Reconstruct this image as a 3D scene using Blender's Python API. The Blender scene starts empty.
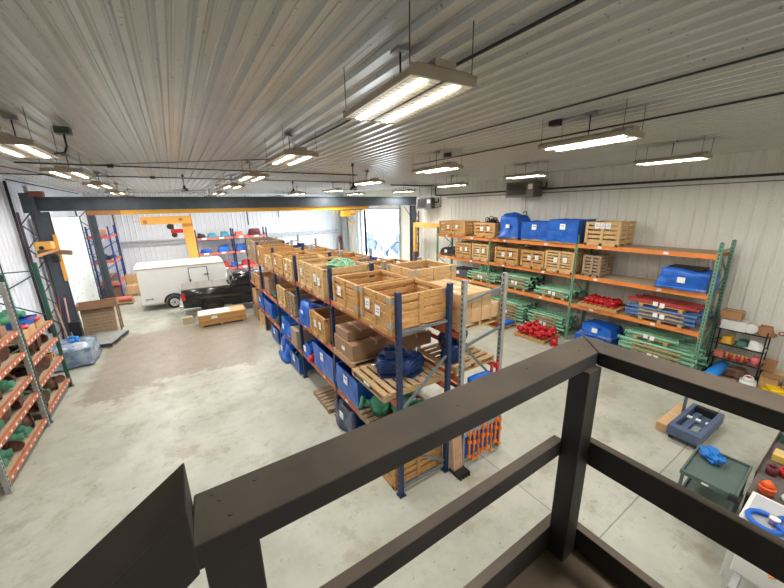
import bpy, bmesh, math, random
from mathutils import Vector, Matrix, noise
random.seed(7)
S = bpy.context.scene
C = S.collection
PI = math.pi

# ------------------------------------------------------------------ materials
MATS = {}
def mat(name, col, rough=0.6, metal=0.0, var=0.0, scale=8.0, col2=None, stretch=(1, 1, 1), emit=None, es=0.0, bump=0.0, alpha=None, coat=0.0):
    if name in MATS: return MATS[name]
    m = bpy.data.materials.new(name); m.use_nodes = True
    nt = m.node_tree; b = nt.nodes['Principled BSDF']
    b.inputs['Roughness'].default_value = rough
    b.inputs['Metallic'].default_value = metal
    b.inputs['Base Color'].default_value = (*col, 1)
    if coat: b.inputs['Coat Weight'].default_value = coat
    if emit:
        b.inputs['Emission Color'].default_value = (*emit, 1); b.inputs['Emission Strength'].default_value = es
    if alpha is not None: b.inputs['Alpha'].default_value = alpha
    if col2 is None and var:
        col2 = tuple(c * (1 - var) for c in col)
    if col2:
        tc = nt.nodes.new('ShaderNodeTexCoord'); mp = nt.nodes.new('ShaderNodeMapping')
        nz = nt.nodes.new('ShaderNodeTexNoise'); mx = nt.nodes.new('ShaderNodeMix'); mx.data_type = 'RGBA'
        mp.inputs['Scale'].default_value = stretch
        nz.inputs['Scale'].default_value = scale; nz.inputs['Detail'].default_value = 5
        rp = nt.nodes.new('ShaderNodeMapRange'); rp.inputs[1].default_value = 0.35; rp.inputs[2].default_value = 0.65
        nt.links.new(tc.outputs['Object'], mp.inputs['Vector']); nt.links.new(mp.outputs[0], nz.inputs['Vector'])
        nt.links.new(nz.outputs['Fac'], rp.inputs[0]); nt.links.new(rp.outputs[0], mx.inputs['Factor'])
        mx.inputs['A'].default_value = (*col, 1); mx.inputs['B'].default_value = (*col2, 1)
        nt.links.new(mx.outputs['Result'], b.inputs['Base Color'])
        if bump:
            bp = nt.nodes.new('ShaderNodeBump'); bp.inputs['Strength'].default_value = bump; bp.inputs['Distance'].default_value = 0.02
            nt.links.new(nz.outputs['Fac'], bp.inputs['Height']); nt.links.new(bp.outputs[0], b.inputs['Normal'])
    MATS[name] = m
    return m

WOOD = mat('pine_wood', (0.58, 0.32, 0.115), 0.7, var=0.30, scale=5, stretch=(3, 3, 9))
WOODB = mat('pine_wood_pale', (0.66, 0.43, 0.20), 0.7, var=0.25, scale=5, stretch=(3, 3, 9))
WOODG = mat('weathered_wood', (0.38, 0.27, 0.17), 0.8, var=0.35, scale=5, stretch=(3, 3, 9))
WOODP = mat('pallet_wood', (0.50, 0.34, 0.18), 0.8, var=0.3, scale=6, stretch=(4, 4, 4))
PLY = mat('particle_board', (0.42, 0.34, 0.24), 0.8, var=0.2, scale=14)
CARD = mat('cardboard', (0.34, 0.20, 0.12), 0.85, var=0.12, scale=3)
CARDP = mat('cardboard_pale', (0.60, 0.38, 0.19), 0.85, var=0.12, scale=3)
RUST = mat('rusty_cast_iron', (0.09, 0.045, 0.035), 0.6, 0.3, col2=(0.20, 0.10, 0.07), scale=9)
PAPER = mat('paper', (0.82, 0.83, 0.84), 0.7)
INK = mat('ink', (0.05, 0.05, 0.06), 0.7)
TIN = mat('galvanised_plate', (0.45, 0.47, 0.48), 0.45, 0.5, var=0.2, scale=20)
NAVY = mat('navy_enamel', (0.022, 0.045, 0.12), 0.45, 0.2, var=0.25, scale=6)
GREYP = mat('grey_enamel', (0.38, 0.39, 0.38), 0.5, 0.2, var=0.2, scale=6)
GREENP = mat('green_enamel', (0.17, 0.36, 0.24), 0.5, 0.1, var=0.25, scale=6)
GREEND = mat('dark_green_enamel', (0.03, 0.12, 0.09), 0.5, 0.1, var=0.25, scale=6)
BEAMR = mat('red_orange_enamel', (0.56, 0.13, 0.05), 0.5, 0.0, var=0.22, scale=4)
BEAMO = mat('orange_enamel', (0.78, 0.25, 0.055), 0.5, 0.0, var=0.15, scale=4)
BLUE = mat('blue_tarp', (0.012, 0.135, 0.62), 0.38, 0.0, var=0.35, scale=3, bump=0.3)
BLUED = mat('blue_plastic', (0.010, 0.10, 0.42), 0.42, 0.0, var=0.35, scale=3, bump=0.25)
BLUEM = mat('blue_painted_motor', (0.012, 0.05, 0.20), 0.35, 0.2, var=0.3, scale=8)
DARKIN = mat('dark_interior', (0.02, 0.02, 0.025), 0.9)
BLACK = mat('black_metal', (0.02, 0.021, 0.023), 0.5, 0.3, var=0.2, scale=9)
STEEL = mat('blue_grey_steel', (0.085, 0.105, 0.13), 0.5, 0.2, var=0.2, scale=3)
STEELL = mat('pale_steel', (0.5, 0.52, 0.56), 0.5, 0.2, var=0.15, scale=5)
CONDUIT = mat('dark_conduit', (0.045, 0.045, 0.05), 0.5, 0.4, var=0.2, scale=9)
YEL = mat('yellow_enamel', (0.80, 0.42, 0.03), 0.45, 0.0, var=0.12, scale=3)
ORG = mat('orange_jib_enamel', (0.82, 0.42, 0.09), 0.5, 0.0, var=0.1, scale=3)
ORGT = mat('orange_tool_enamel', (0.85, 0.22, 0.02), 0.45, 0.0, var=0.2, scale=6)
ORGD = mat('dull_orange', (0.45, 0.19, 0.05), 0.5, 0.0, var=0.1, scale=3)
RED = mat('red_enamel', (0.55, 0.015, 0.02), 0.35, 0.0, var=0.25, scale=12)
GRN = mat('mint_green_enamel', (0.27, 0.56, 0.36), 0.4, 0.0, var=0.2, scale=5)
GRN2 = mat('bright_green_plastic', (0.06, 0.29, 0.17), 0.5, 0.0, var=0.3, scale=5)
WHITE = mat('white_paint', (0.72, 0.72, 0.70), 0.4, var=0.04, scale=2)
PINKR = mat('salmon_red', (0.62, 0.16, 0.11), 0.6, var=0.2, scale=6)
TEAL = mat('teal_enamel', (0.05, 0.28, 0.42), 0.4, var=0.2, scale=6)
MAROON = mat('maroon_enamel', (0.12, 0.015, 0.03), 0.4, var=0.2, scale=6)
CARBLK = mat('black_car_paint', (0.012, 0.012, 0.014), 0.22, 0.0, coat=.3)
GLASSD = mat('tinted_glass', (0.015, 0.018, 0.02), 0.25, 0.0)
RUBBER = mat('tyre_rubber', (0.02, 0.02, 0.02), 0.8)
CHROME = mat('chrome', (0.75, 0.76, 0.78), 0.2, 0.9)
TONNEAU = mat('grey_vinyl', (0.20, 0.18, 0.165), 0.6, var=0.1, scale=3)
TAILR = mat('tail_lamp_red', (0.5, 0.02, 0.02), 0.25, coat=1.0)
RAILM = mat('rail_paint_shaded_side', (0.017, 0.016, 0.017), 0.6, 0.0, col2=(0.026, 0.023, 0.022), scale=4, bump=0.03)  # darker copy of the rail paint, shade of the sides put into the colour
RAILT = mat('brown_rail_lit_top', (0.115, 0.088, 0.064), 0.85, 0.0, col2=(0.078, 0.061, 0.047), scale=5, bump=0.03)  # lighter copy for upward faces, overhead light painted into the colour
DECKM = mat('mezzanine_plywood', (0.16, 0.115, 0.075), 0.7, var=0.3, scale=5)
TUBE = mat('lit_tube', (1, 1, 1), 0.5, emit=(1.0, 0.95, 0.84), es=16.0)
REFL = mat('white_reflector', (0.85, 0.80, 0.68), 0.35, var=0.05, scale=5)
HOUS = mat('lamp_housing', (0.42, 0.36, 0.28), 0.5, 0.2, var=0.1, scale=5)
HEAT = mat('heater_brown', (0.16, 0.13, 0.105), 0.5, 0.2, var=0.15, scale=6)
CARTG = mat('grey_green_cart_plastic', (0.085, 0.125, 0.11), 0.5, var=0.15, scale=3)
BLUG = mat('slate_blue_enamel', (0.10, 0.14, 0.24), 0.5, 0.1, var=0.2, scale=5)
BRBLU = mat('bright_blue_cloth', (0.01, 0.20, 0.62), 0.6, var=0.3, scale=12)
BRBLU2 = mat('bright_blue_foam', (0.02, 0.28, 0.85), 0.5, var=0.1, scale=6)
PANELW = mat('white_liner_panel', (0.80, 0.86, 0.88), 0.4, var=0.05, scale=1)
WRAPP = mat('clear_wrap_over_blue', (0.30, 0.38, 0.48), 0.25, col2=(0.10, 0.16, 0.26), scale=4, coat=0.5, bump=0.4)
WRAPW = mat('white_wrap', (0.62, 0.66, 0.74), 0.3, var=0.3, scale=5, bump=0.3)
DKBLUEW = mat('dark_blue_wrap', (0.03, 0.05, 0.13), 0.3, var=0.3, scale=5, coat=0.4, bump=0.4)

def panel_mat(name, col, dirt, axis_scale=(1, 1, 1), rough=0.42, metal=0.0):
    m = bpy.data.materials.new(name); m.use_nodes = True
    nt = m.node_tree; b = nt.nodes['Principled BSDF']; b.inputs['Roughness'].default_value = rough; b.inputs['Metallic'].default_value = metal
    tc = nt.nodes.new('ShaderNodeTexCoord'); mp = nt.nodes.new('ShaderNodeMapping'); mp.inputs['Scale'].default_value = axis_scale
    nz = nt.nodes.new('ShaderNodeTexNoise'); nz.inputs['Scale'].default_value = 1.3; nz.inputs['Detail'].default_value = 6
    sp = nt.nodes.new('ShaderNodeTexNoise'); sp.inputs['Scale'].default_value = 26; sp.inputs['Detail'].default_value = 1
    mr = nt.nodes.new('ShaderNodeMapRange'); mr.inputs[1].default_value = 0.72; mr.inputs[2].default_value = 0.76
    mx = nt.nodes.new('ShaderNodeMix'); mx.data_type = 'RGBA'; m2 = nt.nodes.new('ShaderNodeMix'); m2.data_type = 'RGBA'
    nt.links.new(tc.outputs['Object'], mp.inputs[0]); nt.links.new(mp.outputs[0], nz.inputs['Vector']); nt.links.new(tc.outputs['Object'], sp.inputs['Vector'])
    mx.inputs['A'].default_value = (*col, 1); mx.inputs['B'].default_value = (*dirt, 1); nt.links.new(nz.outputs['Fac'], mx.inputs['Factor'])
    nt.links.new(sp.outputs['Fac'], mr.inputs[0]); nt.links.new(mr.outputs[0], m2.inputs['Factor'])
    nt.links.new(mx.outputs['Result'], m2.inputs['A']); m2.inputs['B'].default_value = tuple(d * 0.6 for d in dirt) + (1,)
    nt.links.new(m2.outputs['Result'], b.inputs['Base Color'])
    return m
CEILM = panel_mat('ribbed_ceiling_steel', (0.50, 0.50, 0.48), (0.42, 0.42, 0.38), rough=0.24)
WALLR = panel_mat('ribbed_wall_steel_grey', (0.80, 0.80, 0.74), (0.70, 0.69, 0.63))
WALLF = panel_mat('ribbed_wall_steel_white', (0.80, 0.83, 0.89), (0.70, 0.73, 0.80))

def floor_mat():
    m = bpy.data.materials.new('stained_concrete'); m.use_nodes = True
    nt = m.node_tree; b = nt.nodes['Principled BSDF']; N = nt.nodes.new; L = nt.links.new
    tc = N('ShaderNodeTexCoord')
    def noi(sc, det=6, rg=0.6):
        n = N('ShaderNodeTexNoise'); n.inputs['Scale'].default_value = sc; n.inputs['Detail'].default_value = det; n.inputs['Roughness'].default_value = rg
        L(tc.outputs['Object'], n.inputs['Vector']); return n.outputs['Fac']
    def rng(v, a, c, lo=0, hi=1):
        r = N('ShaderNodeMapRange'); r.inputs[1].default_value = a; r.inputs[2].default_value = c; r.inputs[3].default_value = lo; r.inputs[4].default_value = hi; L(v, r.inputs[0]); return r.outputs[0]
    def mix(f, A, B):
        x = N('ShaderNodeMix'); x.data_type = 'RGBA'
        L(f, x.inputs['Factor'])
        for k, v in (('A', A), ('B', B)):
            if isinstance(v, tuple): x.inputs[k].default_value = (*v, 1)
            else: L(v, x.inputs[k])
        return x.outputs['Result']
    def mth(op, a, c):
        x = N('ShaderNodeMath'); x.operation = op
        for i, v in enumerate((a, c)):
            if isinstance(v, (int, float)): x.inputs[i].default_value = v
            else: L(v, x.inputs[i])
        return x.outputs[0]
    big = noi(0.5, 8, 0.65); med = noi(2.2, 8, 0.7); fine = noi(14, 4, 0.6); spk = noi(6, 5, 0.75)
    c0 = mix(rng(big, 0.38, 0.62), (0.375, 0.385, 0.325), (0.485, 0.48, 0.415))
    c1 = mix(rng(med, 0.52, 0.66, 0, 0.7), c0, (0.33, 0.32, 0.25))
    c1 = mix(rng(noi(0.9, 9, 0.75), 0.54, 0.62, 0, 0.65), c1, (0.30, 0.26, 0.19))
    c1 = mix(rng(noi(0.33, 9, 0.7), 0.50, 0.60, 0, 0.5), c1, (0.30, 0.315, 0.25))
    c1 = mix(rng(noi(1.6, 12, 0.8), 0.60, 0.66, 0, 0.55), c1, (0.22, 0.20, 0.15))
    c2 = mix(rng(spk, 0.63, 0.67, 0, 0.7), c1, (0.17, 0.16, 0.13))
    # the worn brown coating left on the slab in front of the truck
    sx = N('ShaderNodeSeparateXYZ'); L(tc.outputs['Object'], sx.inputs[0])
    X = sx.outputs[0]; Y = sx.outputs[1]
    wob = mth('MULTIPLY', mth('SUBTRACT', med, 0.5), 2.2)
    wob2 = mth('MULTIPLY', mth('SUBTRACT', big, 0.5), 2.0)
    w = mth('ADD', wob, wob2)
    near = mth('ADD', mth('ADD', Y, w), mth('MULTIPLY', X, -0.03))
    mk = mth('MULTIPLY', rng(near, 11.2, 11.5), rng(mth('ADD', Y, w), 17.2, 16.6))
    mk = mth('MULTIPLY', mk, rng(mth('ADD', X, mth('MULTIPLY', w, 0.25)), -3.0, -2.8))
    mk = mth('MULTIPLY', mk, rng(mth('ADD', mth('ADD', X, mth('MULTIPLY', w, 0.3)), mth('MULTIPLY', Y, -0.25)), -0.9, -1.4))
    br = mix(rng(fine, 0.35, 0.65), (0.24, 0.195, 0.15), (0.31, 0.26, 0.205))
    c3 = mix(mth('MULTIPLY', mk, 0.9), c2, br)
    # saw-cut joints
    j1 = rng(mth('ABSOLUTE', mth('SUBTRACT', Y, mth('ADD', 1.62, mth('MULTIPLY', med, 0.03))), 0), 0.006, 0.012, 1, 0)
    j2 = rng(mth('ABSOLUTE', mth('SUBTRACT', X, mth('ADD', 4.57, mth('MULTIPLY', med, 0.03))), 0), 0.006, 0.012, 1, 0)
    jj = mth('MULTIPLY', mth('MAXIMUM', j1, j2), 0.75)
    c4 = mix(jj, c3, (0.13, 0.12, 0.10))
    L(c4, b.inputs['Base Color'])
    L(rng(med, 0.3, 0.7, 0.28, 0.55), b.inputs['Roughness'])
    return m
FLOORM = floor_mat()

# ------------------------------------------------------------------ mesh helper
class MB:
    def __init__(s): s.bm = bmesh.new(); s.mats = []
    def mi(s, m):
        if m not in s.mats: s.mats.append(m)
        return s.mats.index(m)
    def _fin(s, vs, m, smooth=False):
        i = s.mi(m); fs = {f for v in vs for f in v.link_faces}
        for f in fs: f.material_index = i; f.smooth = smooth
    def box(s, x0, x1, y0, y1, z0, z1, m, M=None):
        r = bmesh.ops.create_cube(s.bm, size=1)
        T = Matrix.Translation(((x0+x1)/2, (y0+y1)/2, (z0+z1)/2)) @ Matrix.Diagonal((abs(x1-x0), abs(y1-y0), abs(z1-z0), 1))
        if M is not None: T = M @ T
        bmesh.ops.transform(s.bm, matrix=T, verts=r['verts']); s._fin(r['verts'], m); return s
    def bar(s, a, b, w, h, m, up=(0, 0, 1)):
        a = Vector(a); b = Vector(b); d = b - a; L = d.length; d.normalize(); up = Vector(up)
        if abs(d.dot(up)) > 0.98: up = Vector((0, 1, 0))
        x = d.cross(up).normalized(); z = x.cross(d)
        M = Matrix(((x.x, d.x, z.x, a.x), (x.y, d.y, z.y, a.y), (x.z, d.z, z.z, a.z), (0, 0, 0, 1)))
        return s.box(-w/2, w/2, 0, L, -h/2, h/2, m, M)
    def cyl(s, a, b, r, m, n=12, r2=None, smooth=True, caps=True):
        a = Vector(a); b = Vector(b); d = b - a
        q = Vector((0, 0, 1)).rotation_difference(d.normalized()).to_matrix().to_4x4()
        T = Matrix.Translation((a+b)/2) @ q
        c = bmesh.ops.create_cone(s.bm, cap_ends=caps, segments=n, radius1=r, radius2=r if r2 is None else r2, depth=d.length, matrix=T)
        i = s.mi(m)
        for f in {f for v in c['verts'] for f in v.link_faces}:
            f.material_index = i; f.smooth = smooth and len(f.verts) == 4
        return s
    def sph(s, c, r, m, sc=(1, 1, 1), u=12, v=8):
        T = Matrix.Translation(c) @ Matrix.Diagonal((*sc, 1))
        o = bmesh.ops.create_uvsphere(s.bm, u_segments=u, v_segments=v, radius=r, matrix=T); s._fin(o['verts'], m, True); return s
    def tor(s, c, R, r, m, axis='Z', n=18, k=8, arc=2*PI):
        vs = []; i = s.mi(m); full = arc > 6.2; nn = n if full else n + 1
        for a in range(nn):
            t = arc * a / n; row = []
            for b in range(k):
                p = 2*PI*b/k; x = (R + r*math.cos(p))*math.cos(t); y = (R + r*math.cos(p))*math.sin(t); z = r*math.sin(p)
                v = {'Z': (x, y, z), 'X': (z, x, y), 'Y': (x, z, y)}[axis]
                row.append(s.bm.verts.new(Vector(c) + Vector(v)))
            vs.append(row)
        for a in range(n):
            A = vs[a]; B = vs[(a+1) % nn]
            for b in range(k):
                f = s.bm.faces.new((A[b], A[(b+1) % k], B[(b+1) % k], B[b])); f.material_index = i; f.smooth = True
        return s
    def path(s, pts, r, m, n=8):
        for a, b in zip(pts, pts[1:]): s.cyl(a, b, r, m, n)
        for p in pts[1:-1]: s.sph(p, r*1.02, m, u=8, v=6)
        return s
    def prism(s, prof, y0, y1, m, axis='Y', smooth=False):
        i = s.mi(m)
        def P(p, t): return {'Y': (p[0], t, p[1]), 'X': (t, p[0], p[1]), 'Z': (p[0], p[1], t)}[axis]
        a = [s.bm.verts.new(P(p, y0)) for p in prof]; b = [s.bm.verts.new(P(p, y1)) for p in prof]
        fs = [s.bm.faces.new(a), s.bm.faces.new(b[::-1])]
        for k in range(len(prof)):
            f = s.bm.faces.new((a[k], b[k], b[(k+1) % len(prof)], a[(k+1) % len(prof)])); f.smooth = smooth; fs.append(f)
        for f in fs: f.material_index = i
        return s
    def obj(s, name, parent=None, loc=None, rz=0, bevel=0, **tags):
        bmesh.ops.recalc_face_normals(s.bm, faces=s.bm.faces)
        me = bpy.data.meshes.new(name); s.bm.to_mesh(me); s.bm.free()
        for m in s.mats: me.materials.append(m)
        o = bpy.data.objects.new(name, me); C.objects.link(o)
        if parent: o.parent = parent
        if loc: o.location = loc
        if rz: o.rotation_euler = (0, 0, rz)
        if bevel:
            b = o.modifiers.new('bevel', 'BEVEL'); b.width = bevel; b.segments = 2; b.limit_method = 'ANGLE'
        for k, v in tags.items(): o[k] = v
        return o

def thing(name, label, cat, loc=(0, 0, 0), rz=0, group=None):
    o = bpy.data.objects.new(name, None); C.objects.link(o); o.location = loc; o.rotation_euler = (0, 0, rz)
    o.empty_display_size = 0.2; o['label'] = label; o['category'] = cat
    if group: o['group'] = group
    return o
def tag(o, label, cat, group=None):
    o['label'] = label; o['category'] = cat
    if group: o['group'] = group
    return o
def dup(root, loc, rz=0, label=None, group=None, scale=None):
    r = root.copy(); C.objects.link(r); r.location = loc; r.rotation_euler = (0, 0, rz)
    if scale: r.scale = scale
    if label: r['label'] = label
    if group: r['group'] = group
    for ch in list(root.children):
        c = ch.copy(); C.objects.link(c); c.parent = r
        for g in list(ch.children):
            d = g.copy(); C.objects.link(d); d.parent = c
    return r
def struct(o): o['kind'] = 'structure'; return o

# ------------------------------------------------------------------ room shell
XL, XR, YN, YF, ZC = -4.55, 13.3, -3.2, 28.6, 6.3
m = MB(); m.box(XL-.3, XR+.3, YN-.3, YF+.3, -.2, 0, FLOORM); struct(m.obj('floor'))

def ribbed(u0, u1, pitch, w0, w1, h):
    """profile points (u, depth) from u0 to u1: flats with one trapezoid rib per pitch"""
    pts = [(u0, 0)]; u = u0 + pitch/2
    while u < u1 - w0:
        pts += [(u-w0/2, 0), (u-w1/2, h), (u+w1/2, h), (u+w0/2, 0)]
        # two shallow stiffening lines between ribs
        for q in (pitch/3, 2*pitch/3):
            if u+q+.02 < u1: pts += [(u+q-.014, 0), (u+q-.006, h*.16), (u+q+.006, h*.16), (u+q+.014, 0)]
        u += pitch
    pts.append((u1, 0)); return pts
def ribsheet(name, prof, f0, f1, m):
    """f0,f1 map (u,d)->3d at both ends"""
    b = MB(); i = b.mi(m)
    A = [b.bm.verts.new(f0(*p)) for p in prof]; B = [b.bm.verts.new(f1(*p)) for p in prof]
    for k in range(len(prof)-1): b.bm.faces.new((A[k], A[k+1], B[k+1], B[k]))
    for f in b.bm.faces: f.material_index = i
    me = bpy.data.meshes.new(name); b.bm.normal_update(); b.bm.to_mesh(me); b.bm.free(); me.materials.append(m)
    o = bpy.data.objects.new(name, me); C.objects.link(o); return struct(o)
# ceiling ribs run the length of the hall
o = ribsheet('ceiling', ribbed(XL, XR, 0.2286, 0.085, 0.045, 0.040),
         lambda u, d: (u, YN, ZC-d), lambda u, d: (u, YF, ZC-d), CEILM)
ms = MB()
ms.box(XL-.3, XR+.3, YN-.3, YF+.3, ZC+.01, ZC+.2, WALLR); struct(ms.obj('trim_1'))
# far, left and near walls
ribsheet('wall_far', ribbed(XL, XR, 0.3048, 0.08, 0.035, 0.03), lambda u, d: (u, YF-d, 0), lambda u, d: (u, YF-d, ZC), WALLF)
ribsheet('wall_left', ribbed(YN, YF, 0.3048, 0.08, 0.035, 0.03), lambda u, d: (XL+d, u, 0), lambda u, d: (XL+d, u, ZC), WALLF)
ribsheet('wall_near', ribbed(XL, XR, 0.3048, 0.08, 0.035, 0.03), lambda u, d: (u, YN+d, 0), lambda u, d: (u, YN+d, ZC), WALLR)
# right wall with the overhead door opening
DY0, DY1, DZ = 19.5, 24.9, 4.85
def rw(name, y0, y1, z0, z1):
    ribsheet(name, ribbed(y0, y1, 0.3048, 0.07, 0.03, 0.022), lambda u, d: (XR-d, u, z0), lambda u, d: (XR-d, u, z1), WALLR)
rw('wall_right', YN, DY0, 0, ZC); rw('wall_right', DY1, YF, 0, ZC); rw('wall_right', DY0, DY1, DZ, ZC)
b = MB()
b.box(XL-.25, XL-.02, YN-.25, YF+.25, 0, ZC, WALLR); b.box(XL-.25, XR+.25, YF+.02, YF+.25, 0, ZC, WALLR); b.box(XL-.25, XR+.25, YN-.25, YN-.02, 0, ZC, WALLR)
b.box(XR+.02, XR+.25, YN-.25, DY0, 0, ZC, WALLR); b.box(XR+.02, XR+.25, DY1, YF+.25, 0, ZC, WALLR); b.box(XR+.02, XR+.25, DY0, DY1, DZ, ZC, WALLR)
struct(b.obj('trim_2'))
b = MB()
b.box(XR-.06, XR+.26, DY0-.12, DY0, 0, DZ+.12, STEELL); b.box(XR-.06, XR+.26, DY1, DY1+.12, 0, DZ+.12, STEELL); b.box(XR-.06, XR+.26, DY0, DY1, DZ, DZ+.12, STEELL)
# roller tracks inside the opening
for y in (DY0-.06, DY1+.06): b.box(XR-.16, XR-.06, y-.03, y+.03, 0, 5.3, STEELL)
struct(b.obj('door_1'))
b = MB(); b.box(XR-.03, XR-.005, YN, DY0-.13, 0, .12, TIN); struct(b.obj('baseboard_right'))
# outside apron of pale concrete
b = MB(); b.box(XR+.3, 60, -10, 70, -.25, -.05, mat('outdoor_concrete', (0.75, 0.75, 0.74), 0.8, var=0.1, scale=1)); struct(b.obj('floor'))

# ------------------------------------------------------------------ mezzanine the photo is taken from
b = MB(); b.box(-.12, 1.42, YN, .70, 3.36, 3.48, DECKM); struct(b.obj('floor_mezzanine'))
g = thing('guardrail', 'dark brown painted mezzanine guardrail with wide top rail, close to the viewer', 'railing', (1.3, .6, 3.48))
def toprail(mb):  # gives upward faces the lighter tone that imitates light from above
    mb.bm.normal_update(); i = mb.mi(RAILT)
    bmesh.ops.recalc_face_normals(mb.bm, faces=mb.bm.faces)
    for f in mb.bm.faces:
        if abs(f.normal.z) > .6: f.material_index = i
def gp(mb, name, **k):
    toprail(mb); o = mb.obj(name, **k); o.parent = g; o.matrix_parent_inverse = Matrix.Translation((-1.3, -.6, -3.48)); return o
# mitred cap: outer corner (1.405,.675), inner (1.28,.55)
zt, zb = 4.45, 4.395
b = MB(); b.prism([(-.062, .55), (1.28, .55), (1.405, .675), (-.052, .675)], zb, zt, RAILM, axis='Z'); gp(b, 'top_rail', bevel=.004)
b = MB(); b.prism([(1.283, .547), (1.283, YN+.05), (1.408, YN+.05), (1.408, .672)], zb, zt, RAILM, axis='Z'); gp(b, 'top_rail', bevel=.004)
b = MB(); b.box(.05, 1.21, .60, .64, 3.99, 4.06, RAILM); gp(b, 'middle_rail', bevel=.004)
b = MB(); b.box(1.285, 1.322, YN+.1, .545, 3.95, 4.06, RAILM); gp(b, 'middle_rail', bevel=.004)
b = MB(); b.box(1.195, 1.285, .53, .605, 3.48, zb, RAILM); gp(b, 'post', bevel=.004)
b = MB(); b.box(-.05, .045, .565, .655, 3.48, zb, RAILM); gp(b, 'post', bevel=.004)
b = MB(); b.box(-.04, 1.37, .60, .64, 3.485, 3.615, RAILM); gp(b, 'toe_board', bevel=.003)
b = MB(); b.box(1.295, 1.335, YN+.1, .598, 3.485, 3.60, RAILM); gp(b, 'toe_board', bevel=.003)
for (x, y) in ((-.02, .655), (-.008, .632), (.005, .585), (.06, .645), (.6, .60), (.95, .625), (1.20, .655), (1.24, .60), (1.31, .60), (1.36, .56)):
    b = MB(); b.cyl((x, y, 4.448), (x, y, 4.4515), .0045, INK, 8); gp(b, 'screw_head')
g2 = thing('stair_handrail', 'dark brown painted stair handrail sloping down beyond the end of the guardrail', 'railing', (-.07, .61, 4.4))
b = MB()
s = .67; L = 3.2
b.prism([(-.056, 4.528), (-.056-L, 4.528-s*L), (-.056-L, 4.39-s*L), (-.056, 4.39)], .548, .68, RAILM, axis='Y')
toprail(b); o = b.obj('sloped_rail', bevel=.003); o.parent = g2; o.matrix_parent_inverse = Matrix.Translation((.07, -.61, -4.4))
b = MB()
for t in (.5, 1.6, 2.7): b.box(-.1-t-.04, -.1-t+.04, .57, .65, max(0, 3.42-s*t), 4.3-s*t, RAILM)
o = b.obj('baluster', bevel=.004); o.parent = g2; o.matrix_parent_inverse = Matrix.Translation((.07, -.61, -4.4))

# ------------------------------------------------------------------ lighting fixtures
def make_fixture(wide=True):
    t = thing('fluorescent_fixture', '', 'light fixture', (0, 0, 0))
    b = MB(); w, l = .29, .61
    b.prism([(-w, -.01), (-w, .035), (-w+.06, .075), (w-.06, .075), (w, .035), (w, -.01), (w-.01, -.01), (w-.01, .03), (-w+.01, .03), (-w+.01, -.01)], -l, l, HOUS)
    b.box(-.09, .09, -l-.01, -l+.25, .07, .12, HOUS)
    b.box(-w, w, -l-.008, -l, -.01, .06, HOUS); b.box(-w, w, l, l+.008, -.01, .06, HOUS)
    b.obj('housing', t)
    b = MB()
    for x in (-.145, .145):
        b.prism([(x-.13, -.008), (x-.05, .028), (x+.05, .028), (x+.13, -.008)], -l+.02, l-.02, REFL)
    b.obj('reflector', t)
    for x in (-.165, -.125, .125, .165):
        b = MB(); b.cyl((x, -l+.05, 0), (x, l-.05, 0), .020, TUBE, 8); b.obj('tube', t)
    b = MB()
    for k in range(19): y = -l+.03 + k*(2*l-.06)/18; b.cyl((-w+.01, y, -.025), (w-.01, y, -.025), .0016, HOUS, 4)
    for k in range(7): x = -w+.01 + k*(2*w-.02)/6; b.cyl((x, -l+.02, -.025), (x, l-.02, -.025), .0016, HOUS, 4)
    b.obj('wire_guard', t)
    for x in (-w+.02, w-.02):
        for y in (-l+.03, l-.03): b = MB(); b.cyl((x, y, .06), (x, y, .44), .004, CONDUIT, 5); b.obj('hanging_cable', t)
    b = MB(); b.box(-.06, .06, -.06, .06, .38, .44, GREYP); b.cyl((0, 0, .12), (0, 0, .38), .008, CONDUIT, 6); b.obj('feed_box', t)
    return t
ZL = 5.86
fx = [  # x, y, label
 (1.79, 2.59, 'large four tube light hanging nearest the viewer, top centre'),
 (1.92, 6.25, 'hanging light directly behind the nearest one, its wire ends above the crate rack'),
 (1.98, 10.2, 'third hanging light down the middle aisle row'),
 (2.02, 14.1, 'fourth hanging light down the middle aisle row, just before the dark beam'),
 (-1.62, 6.84, 'hanging light cut by the left edge of the picture'),
 (-1.78, 10.5, 'second hanging light in the leftmost row, above the left shelves'),
 (-1.83, 14.6, 'third hanging light in the leftmost row, before the dark beam'),
 (5.32, 2.85, 'bright hanging light nearest in the third row, upper right'),
 (5.55, 6.55, 'hanging light in the third row above the right end of the crate rack'),
 (6.0, 10.9, 'hanging light in the third row beside the ceiling fan'),
 (6.9, 16.0, 'hanging light in the third row, far back close to the dark beam'),
 (9.35, 3.15, 'hanging light nearest in the rightmost row, closest to the right wall'),
 (9.55, 6.95, 'hanging light in front of the brown wall heater'),
 (10.35, 11.2, 'hanging light in the rightmost row before the doorway heater'),
 (11.3, 16.2, 'farthest hanging light on this side of the beam in the rightmost row'),
 (-1.9, 19.6, 'hanging light behind the beam above the trailer left end'),
 (2.1, 19.6, 'hanging light behind the beam above the black pickup'),
 (6.2, 19.6, 'hanging light behind the beam beyond the crates'),
 (9.9, 19.6, 'hanging light behind the beam near the open doorway'),
 (-1.9, 24.2, 'farthest hanging light at the left by the far wall'),
 (2.1, 24.2, 'far hanging light over the far wall shelving'),
 (6.2, 24.2, 'far hanging light between shelving and doorway corner'),
 (1.7, -1.2, 'hanging light over the mezzanine behind the viewer'),
 (5.4, -1.2, 'hanging light behind the viewer to the right'),
 (9.4, -1.2, 'hanging light behind the viewer beside the right wall'),
]
proto = make_fixture()
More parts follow.
